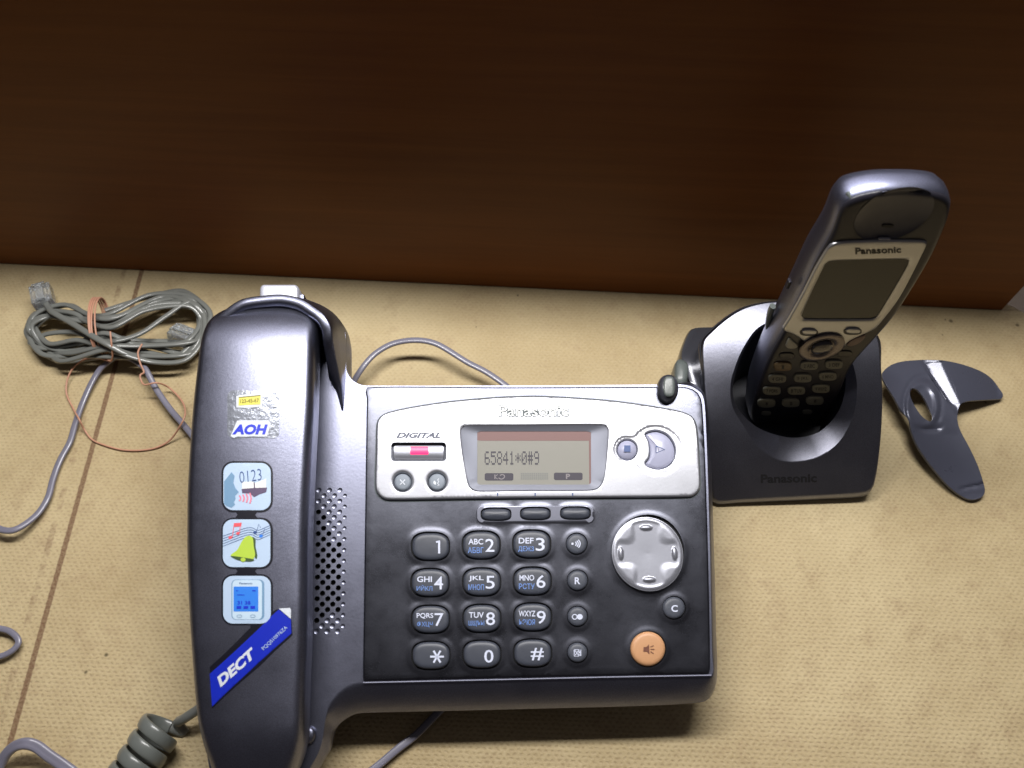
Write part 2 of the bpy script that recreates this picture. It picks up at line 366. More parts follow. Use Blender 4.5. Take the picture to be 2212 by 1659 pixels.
# ------------------------------------------------------------------ lettering
def glyph_mesh(s, bold=0., shear=0., spacing=1.):
    c = bpy.data.curves.new('lettering', 'FONT'); c.body = s; c.size = 1; c.offset = bold; c.shear = shear
    c.space_character = spacing; c.align_x = 'CENTER'; c.fill_mode = 'FRONT'; c.resolution_u = 3
    o = bpy.data.objects.new('lettering', c); COL.objects.link(o)
    bpy.context.view_layer.update(); dg = bpy.context.evaluated_depsgraph_get()
    me = bpy.data.meshes.new_from_object(o.evaluated_get(dg))
    vs = np.array([v.co[:2] for v in me.vertices]); fs = [tuple(p.vertices) for p in me.polygons]
    bpy.data.objects.remove(o); bpy.data.curves.remove(c); bpy.data.meshes.remove(me)
    return vs, fs
def text(sf, s, cx, cy, wd, ht, m, parent, off=.12, bold=.012, shear=0., rot=0., spacing=1., name='lettering', thick=0., wave=None):
    """letters fitted to a box of wd x ht pixels about (cx,cy), laid on surface sf"""
    vs, fs = glyph_mesh(s, bold, shear, spacing)
    lo, hi = vs.min(0), vs.max(0); q = (vs - (lo + hi) / 2) / (hi - lo) * np.array([wd, ht])
    r = math.radians(rot); c_, s_ = math.cos(r), math.sin(r)
    Y = cy - (q[:, 0] * s_ + q[:, 1] * c_)
    X = cx + q[:, 0] * c_ - q[:, 1] * s_
    V = [sf.hit(x, y, off) for x, y in zip(X, Y)]
    mb = MB(); mb.add(V, fs)
    if thick:
        me = MB(); n = len(V); ec = {}
        for f in fs:
            for a, b in zip(f, f[1:] + f[:1]): ec[(a, b)] = ec.get((a, b), 0) + 1
        side = [(b, a, a + n, b + n) for (a, b) in ec if (b, a) not in ec]
        mb = MB(); mb.add(V + [v - np.array([0, 0, thick]) for v in V], list(fs) + side)
    return mb.build(name, m, parent, smooth=0, merge=False)
def decal(sf, P, m, parent, name, off=.1, curve=None, step=4., closed=True, thick=0):
    """thin printed shape: pixel outline laid on a surface"""
    P = cr(P, curve) if curve else np.array(P, float)
    Q = ccw(P * np.array([1, -1])); mb = MB()
    tmp = MB(); field(tmp, Q, lambda u, v: u * 0, step=step * 4.6, offs=(), hoffs=())
    V = [sf.hit(x, -y, off) for x, y, _ in tmp.v]; mb.add(V, tmp.f)
    return mb.build(name, m, parent, smooth=30, merge=False)
def stroke(P, wdt, curve=0):                  # pixel polyline -> thin closed outline
    P = cr(P, curve, False) if curve else np.array(P, float)
    t = np.gradient(P, axis=0); t /= np.linalg.norm(t, axis=1)[:, None] + 1e-9; n = np.stack([-t[:, 1], t[:, 0]], 1) * wdt / 2
    return np.concatenate([P + n, (P - n)[::-1]])
def strokes(sf, L, m, parent, name, off=.13):
    mb = MB()
    for P, wd, cv in L:
        Q = cr(P, cv, False) if cv else np.array(P, float)
        t = np.gradient(Q, axis=0); t /= np.linalg.norm(t, axis=1)[:, None] + 1e-9; n = np.stack([-t[:, 1], t[:, 0]], 1) * wd / 2
        A = [sf.hit(*q, off) for q in Q + n]; B = [sf.hit(*q, off) for q in Q - n]; k = len(A)
        mb.add(A + B, [(i, i + 1, k + i + 1, k + i) for i in range(k - 1)])
    return mb.build(name, m, parent, smooth=0, merge=False)

# ------------------------------------------------------------------ the setting
T0 = Frame((0, 0, 0), np.eye(3))
mb = MB(); a = T0.hit(2164, 671); e1 = T0.hit(2177, 656); e2 = T0.hit(2212, 676)
d = (e2 - e1) / np.linalg.norm(e2 - e1)
wl = T0.hit(0, 570); wr = a; wd = (wr - wl) / np.linalg.norm(wr - wl); wn = np.array([-wd[1], wd[0], 0])
out = [(-420, -330), (420, -330)] + [tuple((e1 + d * 120)[:2]), tuple((e1 + d * 3)[:2]), tuple((e1 - wd * 1.5)[:2])] + [tuple((wr + wn * 12 - wd * 1)[:2]), tuple((wl - wd * 200 + wn * 12)[:2])]
out = np.array(out); k = len(out)
mb.rings([[(x, y, 0) for x, y in out], [(x, y, -3.5) for x, y in out]], cap0=True, cap1=True)
t = mb.build('table', M['table'], smooth=0); t['kind'] = 'structure'; t['label'] = 'pale hardboard table sheet with woven relief and a drawn brown line'
# white wall behind the panel and lower surface beyond the sheet
mb = MB(); mb.box((150, 190, 150), (1400, 8, 700)); t = mb.build('wall', M['wallw'], smooth=0); t['kind'] = 'structure'
mb = MB(); mb.box((0, 0, -52), (1400, 700, 8)); t = mb.build('floor', mat('dark_floor', (.06, .045, .035), .7), smooth=0); t['kind'] = 'structure'
# upright veneered panel
L_ = np.linalg.norm(wr - wl) + 260; c = wr - wd * L_ / 2 + wn * 9
mb = MB(); mb.box((0, 0, 86), (L_, 18, 171.6)); p = mb.build('wooden_panel', M['wood'], smooth=0, bevel=.6)
p.location = (c[0] * S, c[1] * S, 0); p.rotation_euler = (0, 0, math.atan2(wd[1], wd[0]))
tag(p, 'dark brown wood veneer panel standing upright behind the phones', 'panel')

# ------------------------------------------------------------------ desk phone
TILT = 9.5
o_ = T0.hit(1166, 1500); PH = Frame((T0.hit(1166, 1500)[0], -118, 33), rx(TILT))
phone = thing('desk_phone', 'grey corded desk phone base with silver display panel, keypad and blank speaker grille', 'telephone', PH)
crest_px = [(470,720),(500,683),(545,660),(600,650),(655,648),(689,658),(717,674),(735,693),(744,713),(747,731),(747.5,794),(752,808),(762,822),(776,830),(792,833),(1100,833),(1400,831),(1480,831),(1505,840),(1518,855),(1523,885),(1528,1000),(1534,1200),(1538,1400),(1538,1459),(1500,1460),(1100,1468),(780,1476),(756,1481),(732,1497),(713,1521),(704,1548),(697,1595),(688,1626),(669,1659),(648,1690),(600,1706),(500,1706),(462,1690),(444,1600),(436,1400),(434,1100),(448,850)]
outer_px = {17:(1482,828),18:(1508,841),19:(1522,862),20:(1528,900),21:(1534,985),22:(1541,1205),23:(1545,1360),24:(1545,1478),25:(1513,1517),26:(1100,1532),27:(780,1540),28:(756,1548),29:(735,1564),30:(723,1583),31:(714.5,1619),32:(706,1634),33:(698,1648),34:(686,1668)}
crest = np.array([PH.hit(*p)[:2] for p in crest_px]); nn = -normals(crest)          # px order is clockwise in uv
cw = area(crest) < 0
outv = crest + (normals(crest) if cw else -normals(crest)) * .6
for i, q in outer_px.items(): outv[i] = PH.hit(*q, -9)[:2]
pair = cr(np.hstack([crest, outv]), 420)
if cw: pair = pair[::-1].copy()
CR, OU = pair[:, :2], pair[:, 2:]
# speaker grille holes
holes = []
hx0, hy0 = 692, 1060
for j in range(27):
    for i in range(4 if j % 2 else 3):
        pass
rows = []
for j in range(27):
    y = 1059 + j * 11.72; sh = -j * .20
    xs = [689, 712, 734.5] if j % 2 == 0 else [700.5, 723, 745.5]
    if j % 2 == 0 and False: xs.append(757)
    for x in xs: rows.append((x + sh, y, j))
for x, y, j in rows:
    c = PH.hit(x, y)[:2]; deep = not (j < 4 or j > 24 or (x > 740) or (j < 10 and x > 690 + 5 * (j - 3)) or (j > 22 and x > 700))
    holes.append((c, 1.0 if x < 740 else .8, deep))
HL = [superell(c[0], c[1], r, r, n=12) for c, r, _ in holes]
mb = MB()
def body_z(u, v): return 0 * u
field(mb, CR, body_z, step=5., holes=HL, offs=(.5,), hoffs=())
def ringz(P, z): return np.column_stack([P, np.full(len(P), z)])
mid = CR * .55 + OU * .45
mb.rings([ringz(CR, 0), ringz(CR * .88 + OU * .12, -.3), ringz(mid, -2.5), ringz(CR * .2 + OU * .8, -5.0), ringz(OU, -7.6), ringz(inset(OU, .3), -10), ringz(inset(OU, .6), -13), ringz(inset(OU, 2.2), -16), ringz(inset(OU, 4), -17)], cap1=True)
mb.build('body', M['gun'], phone, smooth=32)
# grille cups
md, ms = MB(), MB()
for (c, r, deep), h in zip(holes, HL):
    dep = 2.2 if deep else .45; t = md if deep else ms
    t.rings([ringz(h, -.01), ringz(h, -dep * .6), ringz(c + (h - c) * (.9 if deep else .6), -dep)], cap1=True)
g = ms.build('grille_dimple', M['gun'], phone); g['kind'] = 'stuff'
g = md.build('grille_hole', M['black'], phone); g['kind'] = 'stuff'
# support wedge below
def down(u, v, z):
    w_ = PH.o + PH.R @ np.array([u, v, z]); w_[2] = .3; return PH.w2l(w_)
for x0, y0, x1, y1 in ((470, 720, 690, 1560), (830, 900, 1500, 1330)):
    P = ccw([PH.hit(x, y, -16)[:2] for x, y in rrect(x0, y0, x1, y1, 30)])
    mb = MB(); mb.rings([ringz(P, -15.5), [down(x, y, -16) for x, y in inset(P, 3)]], cap0=True, cap1=True)
    mb.build('foot', M['stubd'], phone)
# handset rest (raised hump)
hump = [((742,890),(739,885),.6),((745,840),(737,835),5),((747,795),(731,797),10),((747.5,760),(724,762),15),((747,731),(719,733),20),((743,708),(716,704),22),((735,692),(702,678),23),((717,673),(681,661),23),((689,656),(651,642.5),23),((655,647),(612,633.5),23),((600,649),(573,635),23),((545,659),(522,643.5),23),((500,682),(487,665),22),((470,718),(458,694),20),((456,760),(449,735),16),((452,850),(442,845),7),((452,900),(444,895),.6)]
A = np.array([list(PH.hit(*a, 0)[:2]) + list(PH.hit(*b, z)[:2]) + [z] for a, b, z in hump]); A = cr(A, 120, False)
ctr = A[:, 2:4].mean(0)
def toward(P, d):
    t = np.gradient(P, axis=0); t /= np.linalg.norm(t, axis=1)[:, None]; n = np.stack([-t[:, 1], t[:, 0]], 1)
    if ((ctr - P) * n).sum() < 0: n = -n
    return P + n * (d * KZ)[:, None]
KZ = np.clip(A[:, 4] / 9, .05, 1)
O, Rm, Z = A[:, :2], A[:, 2:4], A[:, 4]
j3 = lambda P, z: np.column_stack([P, z])
zz = lambda f: np.maximum(Z + f * np.clip(Z / 8, 0, 1), -.2)
mb = MB(); mb.rings([j3(O, Z * 0 - .3), j3(O * .5 + Rm * .5, Z * .5), j3(toward(Rm, .0), zz(-1.4)), j3(toward(Rm, .4), zz(-.4)), j3(toward(Rm, .9), zz(0)), j3(toward(Rm, 3.6), zz(-.15)), j3(toward(Rm, 4.1), zz(-.7)), j3(toward(Rm, 4.5), zz(-3.)), j3(toward(Rm, 5.4), np.maximum(Z * .35, .1))], closed=False)
mb.build('handset_rest', M['gun'], phone, smooth=50)
# tab at the very top, nub beside it
Pt = px2(PH, rrect(560, 613, 645, 660, 11), 17); mb = MB(); pad(mb, Pt, 8, [(0, 0), (0, 8), (.5, 9), (1.1, 9.3)], .1); mb.build('hanging_tab', mat('tab_plastic', (.50, .51, .58), .45, .4), phone)
Pt = px2(PH, rrect(643, 629, 654, 650, 3), 17); mb = MB(); pad(mb, Pt, 8, [(0, 0), (0, 6), (.3, 6.4)]); mb.build('nub', M['gun'], phone)
# hook pin
c = PH.hit(670, 1587)[:2]; mb = MB(); pad(mb, superell(c[0], c[1], 2.3, 2.9), -.1, [(0, 0), (0, 1.2), (.3, 2.), (.9, 2.5)], .3); mb.build('hook_pin', M['gun'], phone)

# keypad plate with cut-outs
KEYS = [((930,1180.6),'1',None,None),((1039.7,1177.5),'2','ABC','АБВГ'),((1148.5,1175.4),'3','DEF','ДЕЖЗ'),
        ((929,1258.7),'4','GHI','ИЙКЛ'),((1040.5,1257.4),'5','JKL','МНОП'),((1150,1255.6),'6','MNO','РСТУ'),
        ((930,1338),'7','PQRS','ФХЦЧ'),((1041,1336),'8','TUV','ШЩЪЫ'),((1150.6,1333),'9','WXYZ','ЬЭЮЯ'),
        ((931,1416),'*',None,None),((1041,1413.7),'0',None,None),((1150.6,1411),'#',None,None)]
RND = [(1245.7,1174.6,22.5),(1247.5,1253.6,22),(1247.5,1331.5,21.5),(1247.5,1409.5,21.5),(1456,1313,24)]
ZK = 1.5
plate_px = [(792,836),(1100,836),(1400,835),(1476,835),(1500,842),(1513,856),(1518,885),(1524,1000),(1530,1200),(1534,1400),(1534,1448),(1534,1455),(1528,1455.5),(1300,1459.5),(1100,1464),(792,1471),(785,1471.5),(784,1464),(786,1300),(790,1000),(792,860)]
def corner_poly(P, rad=1, n=2):
    return np.array(P, float)
Pp = cr([p for p in plate_px], 200); Pp = px2(PH, Pp, ZK)
def ell(cx, cy, a, b, e=2., n=40, z=ZK): return px2(PH, superell(cx, cy, a, b, e, n), z)
kh = [ell(x, y, 42.8, 32.4, 2.7) for (x, y), *_ in KEYS]
rh = [ell(x, y, r + 1.6, r + 1.6) for x, y, r in RND]
sk = [(1071.5,1111),(1156.5,1109.5),(1243,1108.5)]
sh = [ell(x, y, 33.5, 15, 3.2) for x, y in sk]
nv = ell(1399.5, 1195, 78.5, 83.5); orr = ell(1400, 1401.6, 39.2, 39.2)
allh = kh + rh + sh + [nv, orr]
tray = px2(PH, rrect(1030, 1093, 1283, 1130, 12), ZK)
def plate_z(u, v):
    Q = np.column_stack([u, v]); z = np.full(len(Q), ZK)
    d = sdist(Q, Pp); z -= np.clip(.6 - d, 0, .6) ** 2 * .8
    for h in allh:
        c = h.mean(0); r = np.abs(h - c).max() + 3; nr = np.where(np.abs(Q - c).max(1) < r)[0]
        if len(nr): z[nr] += (lambda q: q * q * (3 - 2 * q) * .2)(np.clip(1 - sdist(Q[nr], h) / 2.3, 0, 1))
    return z
mb = MB(); field(mb, Pp, plate_z, step=2.4, holes=allh, offs=(.3, .7), hoffs=(.5, 1.0, 1.6, 2.3), extra=[])
for h in [Pp]: mb.rings([np.column_stack([h, plate_z(h[:, 0], h[:, 1])]), ringz(h, .02)])
for h in allh: mb.rings([np.column_stack([h, plate_z(h[:, 0], h[:, 1])]), ringz(h, .3)])
mb.build('keypad_plate', M['plate'], phone, smooth=50)
mb = MB(); field(mb, inset(Pp, 2), lambda u, v: 0 * u + .25, step=8, offs=(), hoffs=()); mb.build('keypad_gasket', M['black'], phone, smooth=0)
tz = ZK + .24; mb = MB(); field(mb, tray, lambda u, v: 0 * u + tz, step=2, holes=sh, offs=(.3,), hoffs=()); mb.rings([ringz(tray, tz), ringz(inset(tray, -.25), ZK - .05)])
mb.build('soft_key_tray', mat('tray_plastic', (.15, .155, .19), .33, .9), phone, smooth=50)
# thin bright edge below the plate
e1_ = px2(PH, np.concatenate([stroke([(784,1474.5),(1100,1467.5),(1300,1462.8),(1537,1458.5)], 2.4)]), 1.2)
mb = MB(); pad(mb, e1_, 0, [(0, 0), (0, 1.2), (.05, 1.25)], 0); mb.build('trim_line', mat('pale_trim', (.30, .31, .40), .5), phone, smooth=0)

class Flat:                                    # a plane parallel to a frame at fixed height
    def __init__(s, fr, z): s.f = fr; s.z = z
    def hit(s, px, py, off=0): return s.f.hit(px, py, s.z + off)
ktop = 3.1
for (x, y), dg, la, cy in KEYS:
    P = ell(x, y, 39.9, 29.5, 2.7, n=44, z=2.6); mb = MB()
    pad(mb, P, .3, [(0, 0), (0, 1.7), (.25, 2.25), (.7, 2.55), (1.3, 2.7)], .12)
    k = mb.build('number_key', M['key'], phone, smooth=50)
    F2 = Flat(PH, ktop + .06)
    if la:
        text(F2, dg, x + 18.5, y + .5, 19.5, 28, M['white'], k, bold=.006)
        text(F2, la, x - 12, y - 7.5, 32 if len(la) < 4 else 36, 12.5, M['white'], k, bold=.018)
        text(F2, cy, x - 12, y + 11, 34, 12.5, M['blue'], k, bold=.008)
    else:
        bx = {'1': (16, 1, 10, 28), '*': (13, 2.5, 29, 28), '0': (15, 4, 20, 28), '#': (10, 2, 28, 27)}[dg]
        if dg == '*': strokes(F2, [([(x+bx[0]-15*math.cos(a), y+bx[1]-15*math.sin(a)), (x+bx[0]+15*math.cos(a), y+bx[1]+15*math.sin(a))], 4.2, 3) for a in (0, math.pi/3, -math.pi/3)], M['white'], k, 'lettering', .12)
        elif dg == '1': strokes(F2, [([(x + 18.5, y - 13), (x + 18.5, y + 15)], 4.4, 3), ([(x + 18.5, y - 11.2), (x + 12, y - 9.5)], 3.6, 3)], M['white'], k, 'lettering', .12)
        else: text(F2, dg, x + bx[0], y + bx[1], bx[2], bx[3], M['white'], k, bold=.01)
rk = []
for i, (x, y, r) in enumerate(RND):
    P = ell(x, y, r, r, z=2.6, n=36); mb = MB(); pad(mb, P, .3, [(0, 0), (0, 1.8), (.3, 2.3), (.8, 2.6), (1.4, 2.7)], .1)
    k = mb.build('round_key', M['key2'], phone, smooth=50); rk.append(k)
F2 = Flat(PH, ktop + .06)
x, y, _ = RND[0]
strokes(F2, [([(x+dx+3*math.cos(a)*k_*0+ (4+k_*4.2)*math.cos(a)-8, y-(4+k_*4.2)*math.sin(a)*.8) for a in np.linspace(-.7, .7, 7)], 2.2, 0) for k_, dx in ((1, -1), (2, -1), (3, -1))], M['white'], rk[0], 'symbol')
decal(F2, superell(x - 9, y, 2.6, 2.6, n=10), M['white'], rk[0], 'symbol', off=.1)
text(F2, 'R', RND[1][0], RND[1][1] + 1, 12, 15, M['white'], rk[1], bold=.02)
x, y, _ = RND[2]; decal(F2, superell(x + 5, y + 1, 6.3, 6.3, n=16), M['white'], rk[2], 'symbol', off=.1)
strokes(F2, [([(x - 6 + 5.2 * math.cos(a), y + 1 + 5.2 * math.sin(a)) for a in np.linspace(0, 2 * math.pi, 17)], 2, 0)], M['white'], rk[2], 'symbol')
x, y, _ = RND[3]
strokes(F2, [([(x-7,y-6),(x+3,y-6),(x+3,y+8),(x-7,y+8),(x-7,y-6)], 2, 0), ([(x-5,y-4),(x+2,y+6)], 1.8, 3), ([(x+2,y-4),(x-5,y+6)], 1.8, 3), ([(x+4,y+1),(x+8,y-6)], 2, 3), ([(x+7,y-6),(x+7,y+8),(x+3,y+4)], 2.2, 0)], M['white'], rk[3], 'symbol')
text(F2, 'C', RND[4][0] + 1, RND[4][1] + 1.5, 14, 15, M['white'], rk[4], bold=.03)
for x, y in sk:
    P = ell(x, y, 31.6, 13.2, 3.0, z=2.4, n=36); mb = MB(); pad(mb, P, .2, [(0, 0), (0, 1.4), (.25, 1.95), (.7, 2.3), (1.2, 2.5)], .3)
    mb.build('soft_key', M['key'], phone, smooth=50)
# orange key
x, y = 1400, 1401.6; P = ell(x, y, 37.4, 37.4, z=2.8, n=48); mb = MB(); pad(mb, P, .3, [(0, 0), (0, 2.0), (.3, 2.5), (.9, 2.85), (1.6, 2.95)], .15)
k = mb.build('speaker_key', M['orange'], phone, smooth=50); F3 = Flat(PH, 3.42)
decal(F3, [(x-10,y-4),(x-4,y-4),(x+2,y-10),(x+3,y+12),(x-3,y+6),(x-10,y+6)], M['brown'], k, 'symbol', off=.1)
strokes(F3, [([(x+5,y-4),(x+12,y-7)],1.8,3),([(x+5,y+1),(x+14,y+1)],1.8,3),([(x+5,y+6),(x+12,y+10)],1.8,3)], M['brown'], k, 'symbol')
# navigation disc
nc = PH.hit(1399.5, 1195, 4)[:2]; na = (PH.hit(1476.5, 1195, 4)[0] - nc[0]); nbb = abs(PH.hit(1399.5, 1276.5, 4)[1] - nc[1])
def nav_z(u, v):
    x = (u - nc[0]) / na; y = (v - nc[1]) / nbb; r = np.sqrt(x * x + y * y)
    z = 3.2 + .55 * np.clip((.98 - r) / .12, 0, 1) ** .5
    ga = np.abs(x) - .37 - .10 * np.abs(y); gb = np.abs(y) - .30 - .10 * np.abs(x); kk = .34       # cross-shaped hollow
    hh = np.clip(.5 + .5 * (gb - ga) / kk, 0, 1); g = gb * (1 - hh) + ga * hh - kk * hh * (1 - hh)
    q = np.clip((g + .05) / .17 + .5, 0, 1); q = q * q * (3 - 2 * q); rim = np.clip((r - .86) / .05, 0, 1)
    z = z - .34 * (1 - q) * (1 - rim) - .22 * np.clip((.84 - r) / .84, 0, 1)
    for a in range(4):
        cx, cy = .755 * math.cos(a * math.pi / 2), .70 * math.sin(a * math.pi / 2)
        ex, ey = (.072, .18) if a % 2 == 0 else (.18, .072)
        q = ((x - cx) / ex) ** 2 + ((y - cy) / ey) ** 2; z = z + .75 * np.clip(1 - q, 0, 1) ** .6
    return z
P = superell(nc[0], nc[1], na, nbb, n=96); mb = MB(); field(mb, P, nav_z, step=.32, offs=(.15, .35, .6, 1., 1.4, 1.8, 2.2, 2.6), hoffs=())
mb.rings([np.column_stack([P, nav_z(P[:, 0], P[:, 1])]), ringz(P, .3)]); mb.build('navigation_disc', M['chrome'], phone, smooth=60)
# silver face plate
fp = [(814.6,915.8),(822,900),(840,890.4),(892.7,878.7),(970.8,867),(1068.5,858),(1146.6,855),(1212,857),(1310,864),(1388,874),(1466,887.5),(1495,900),(1505,923.6),(1511,998),(1513,1052.5),(1505,1066),(1491.4,1073),(1329,1075),(1134,1076),(951,1078.5),(838,1079.5),(820.4,1072),(810.7,1054.5),(812.6,978)]
ZF = 3.6
FPo = px2(PH, cr(fp, 200), ZF - .8)
rec = px2(PH, cr([(995,927.5),(1004,919.7),(1134,918.5),(1304,917.8),(1313.7,927.5),(1310.8,978),(1304,1035),(1296,1050.6),(1280.5,1058),(1134,1059),(1029,1060),(1013.8,1050.6),(1008,1027),(998,968.5)], 90), ZF)
lcd = px2(PH, rrect(1031, 932, 1276.5, 1047, 3), ZF - 1.6)
win = px2(PH, rrect(845, 955.5, 964, 996, 8, 12), ZF)
b1 = px2(PH, superell(869, 1040.4, 20.4, 20.4), ZF); b2 = px2(PH, superell(943.5, 1040, 20.4, 20.4), ZF); stp = px2(PH, superell(1355, 971.5, 22.6, 22.6), ZF)
ply_px = [(1393.7,937),(1407,930.5),(1423,930),(1442.6,939),(1456,957),(1460,974),(1456,994),(1442.6,1007.6),(1423,1013.5),(1401.6,1008.6),(1393.7,1000),(1401.6,988),(1403.5,970.5),(1400.6,953)]
ply = px2(PH, cr(ply_px, 70), ZF)
# groove outline round stop and play
t = np.linspace(0, 2*math.pi, 200, endpoint=False)
v0 = PH.hit(1160, 970, ZF)[1]
gc1 = PH.hit(1355, 971, ZF)[:2]; gc2 = PH.hit(1419, 972, ZF)[:2]; pxs = abs(PH.hit(1300, 971, ZF)[0] - PH.hit(1200, 971, ZF)[0]) / 100
def gsm(u, v):
    s1 = np.hypot(u - gc1[0], v - gc1[1]) - 29.5 * pxs; s2 = np.hypot(u - gc2[0], v - gc2[1]) - 56 * pxs
    kk = 2.2; hh = np.clip(.5 + .5 * (s2 - s1) / kk, 0, 1); return s2 * (1 - hh) + s1 * hh - kk * hh * (1 - hh)
def gcon(lv):
    c = gc1 * .35 + gc2 * .65; out = []
    for a in np.linspace(0, 2 * math.pi, 150, endpoint=False):
        rr = np.linspace(0, 26, 1200); q = gsm(c[0] + rr * math.cos(a), c[1] + rr * math.sin(a)) - lv
        i = np.where(q < 0)[0].max(); out.append((c[0] + rr[i] * math.cos(a), c[1] + rr[i] * math.sin(a)))
    return np.array(out)
def fp_curve(v): q = v - v0; return ZF - .0011 * q * q + .16 * np.sin((q + 6) * 2 * math.pi / 46.)
def fp_z(u, v):
    Q = np.column_stack([u, v]); z = fp_curve(v)
    d = sdist(Q, FPo); z = z - .8 * (1 - np.sqrt(np.clip(1 - np.clip(1 - d / .9, 0, 1) ** 2, 0, 1)))
    for h, r, k in ((rec, .5, .3), (b1, 1.1, .45), (b2, 1.1, .45), (stp, .5, .2), (ply, .5, .2)):
        z = z - np.clip(1 - sdist(Q, h) / r, 0, 1) ** 2 * k
    sm = gsm(u, v)
    z = z - .22 * np.clip(-sm / .30, 0, 1)
    return z
mb = MB(); fh = [rec, win, b1, b2, stp, ply]; field(mb, FPo, fp_z, step=.9, holes=fh, extra=[gcon(.0), gcon(-.30)], offs=(.1, .25, .45, .7, .95), hoffs=(.2, .45, .8, 1.15))
mb.rings([np.column_stack([FPo, fp_z(FPo[:, 0], FPo[:, 1])]), ringz(FPo, 1.2)])
for h in fh[1:]: mb.rings([np.column_stack([h, fp_z(h[:, 0], h[:, 1])]), ringz(h, 1.2)])
sm_ = MB(); sm_.rings([ringz(inset(FPo, .3), ZK + .08), ringz(inset(FPo, -.6), ZK + .08)]); sm_.build('face_plate_seam', M['markd'], phone, smooth=0)
face = mb.build('face_plate', M['silver'], phone, smooth=60)
mb = MB(); field(mb, inset(FPo, 1.5), lambda u, v: 0 * u + 1.62, step=8, holes=[inset(rec, -.6)], offs=(), hoffs=()); mb.build('face_plate_backing', M['glass'], phone, smooth=0)
# display bezel: sloped funnel between recess edge and LCD
def ang_loop(P, c, n=96):
    out = []
    for a in np.linspace(0, 2*math.pi, n, endpoint=False):
        dvec = np.array([math.cos(a), math.sin(a)]); A = P; B = np.roll(P, -1, 0); best = None
        ab = B - A; ac = A - c; den = dvec[0]*ab[:,1]-dvec[1]*ab[:,0]
        with np.errstate(divide='ignore', invalid='ignore'):
            tt = (ac[:,0]*ab[:,1]-ac[:,1]*ab[:,0])/den; ss = (ac[:,0]*dvec[1]-ac[:,1]*dvec[0])/den
        ok = (tt > 0) & (ss >= -1e-6) & (ss <= 1+1e-6); out.append(c + dvec * tt[ok].max())
    return np.array(out)
lc = lcd.mean(0); rl = ang_loop(rec, lc, 160); ll = ang_loop(lcd, lc, 160)
mb = MB(); mb.rings([np.column_stack([rl, fp_z(rl[:, 0], rl[:, 1])]), ringz(rl * .93 + ll * .07, ZF - .45), ringz(rl * .08 + ll * .92, ZF - 1.3), ringz(ll, ZF - 1.4), ringz(ll, ZF - 1.85)])
mb.build('display_bezel', mat('bezel_grey', (.21, .22, .26), .55, .5), face, smooth=35)
mb = MB(); field(mb, inset(lcd, -1.), lambda u, v: 0 * u + ZF - 1.6, step=8, offs=(), hoffs=()); lcdo = mb.build('display', M['lcd'], phone, smooth=0)
LF = Flat(PH, ZF - 1.6)
decal(LF, [(1031,931),(1277,931),(1277,950),(1271,952),(1040,952),(1031,951)], M['lcdred'], lcdo, 'display_red_strip', off=.05)  # reddish strip across the top of the display
decal(LF, [(1272,951),(1277.5,951),(1277.5,1048),(1273,1048)], M['lcdred'], lcdo, 'display_red_strip', off=.05)  # narrow reddish strip down its right side
# dot-matrix digits 5x7
FONT = {'6':['01110','10000','10000','11110','10001','10001','01110'],'5':['11111','10000','11110','00001','00001','10001','01110'],'8':['01110','10001','10001','01110','10001','10001','01110'],
 '4':['00010','00110','01010','10010','11111','00010','00010'],'1':['00100','01100','00100','00100','00100','00100','01110'],'*':['00000','00100','10101','01110','10101','00100','00000'],
 '0':['01110','10001','10011','10101','11001','10001','01110'],'#':['01010','01010','11111','01010','11111','01010','01010'],'9':['01110','10001','10001','01111','00001','00001','01110']}
mb = MB()
for i, ch in enumerate('65841*0#9'):
    for r_, row in enumerate(FONT[ch]):
        for c_, b_ in enumerate(row):
            if b_ == '1':
                x = 1047 + i * 13.3 + c_ * 2.25; y = 975 + r_ * 4.15
                mb.add([LF.hit(x+a, y+b, .1) for a, b in ((0, 0), (0, 3.8), (2.0, 3.8), (2.0, 0))], [(0, 1, 2, 3)])
mb.build('lcd_digits', M['lcdink'], lcdo, smooth=0, merge=False)
for q, m_ in (((1047,1022,1109,1038), 'lcdink'), ((1196.5,1021,1258.5,1037), 'lcdink')):
    decal(LF, rrect(*q, 4), M[m_], lcdo, 'lcd_label', off=.08)
mb = MB()
for i in range(13):
    for j in range(4):
        x, y = 1125 + i * 4.6, 1021.5 + j * 3.8; mb.add([LF.hit(x+a, y+b, .08) for a, b in ((0, 0), (0, 3.), (3.7, 3.), (3.7, 0))], [(0, 1, 2, 3)])
mb.build('lcd_ghost_block', M['lcdghost'], lcdo, smooth=0, merge=False)
text(LF, 'P', 1227, 1029, 9, 11, M['lcdgl'], lcdo, off=.14, bold=.03)
strokes(LF, [([(1069,1025),(1069,1035)],2,3),([(1075,1025),(1069,1030),(1075,1035)],1.6,0),([(1077,1032),(1082,1035),(1088,1033),(1090,1028),(1085,1025),(1080,1027)],2,12)], M['lcdgl'], lcdo, 'lcd_glyph', .14)
SF = Surf(PH, lambda u, v: fp_z(np.atleast_1d(u), np.atleast_1d(v))[0] if np.ndim(u) == 0 else fp_z(u, v))
class CurveFlat:
    def hit(s, px, py, off=0):
        z = ZF
        for _ in range(4): p = PH.hit(px, py, z); z = float(fp_curve(p[1])) + off
        return PH.hit(px, py, z)
CF = CurveFlat()
strokes(CF, [([(x, 1064), (x, 1071)], 2.4, 3) for x in (1075, 1156, 1237)], M['navy'], face, 'tick_mark', .15)
text(CF, 'DIGITAL', 904, 940, 97, 12, M['mark'], face, off=.16, bold=.045, shear=.35)
text(CF, 'Panasonic', 1153, 887.5, 153, 26, M['markd'], face, off=.18, bold=.055, name='logo_edge_shade')  # grey copy underneath paints in the shaded edges of the raised letters
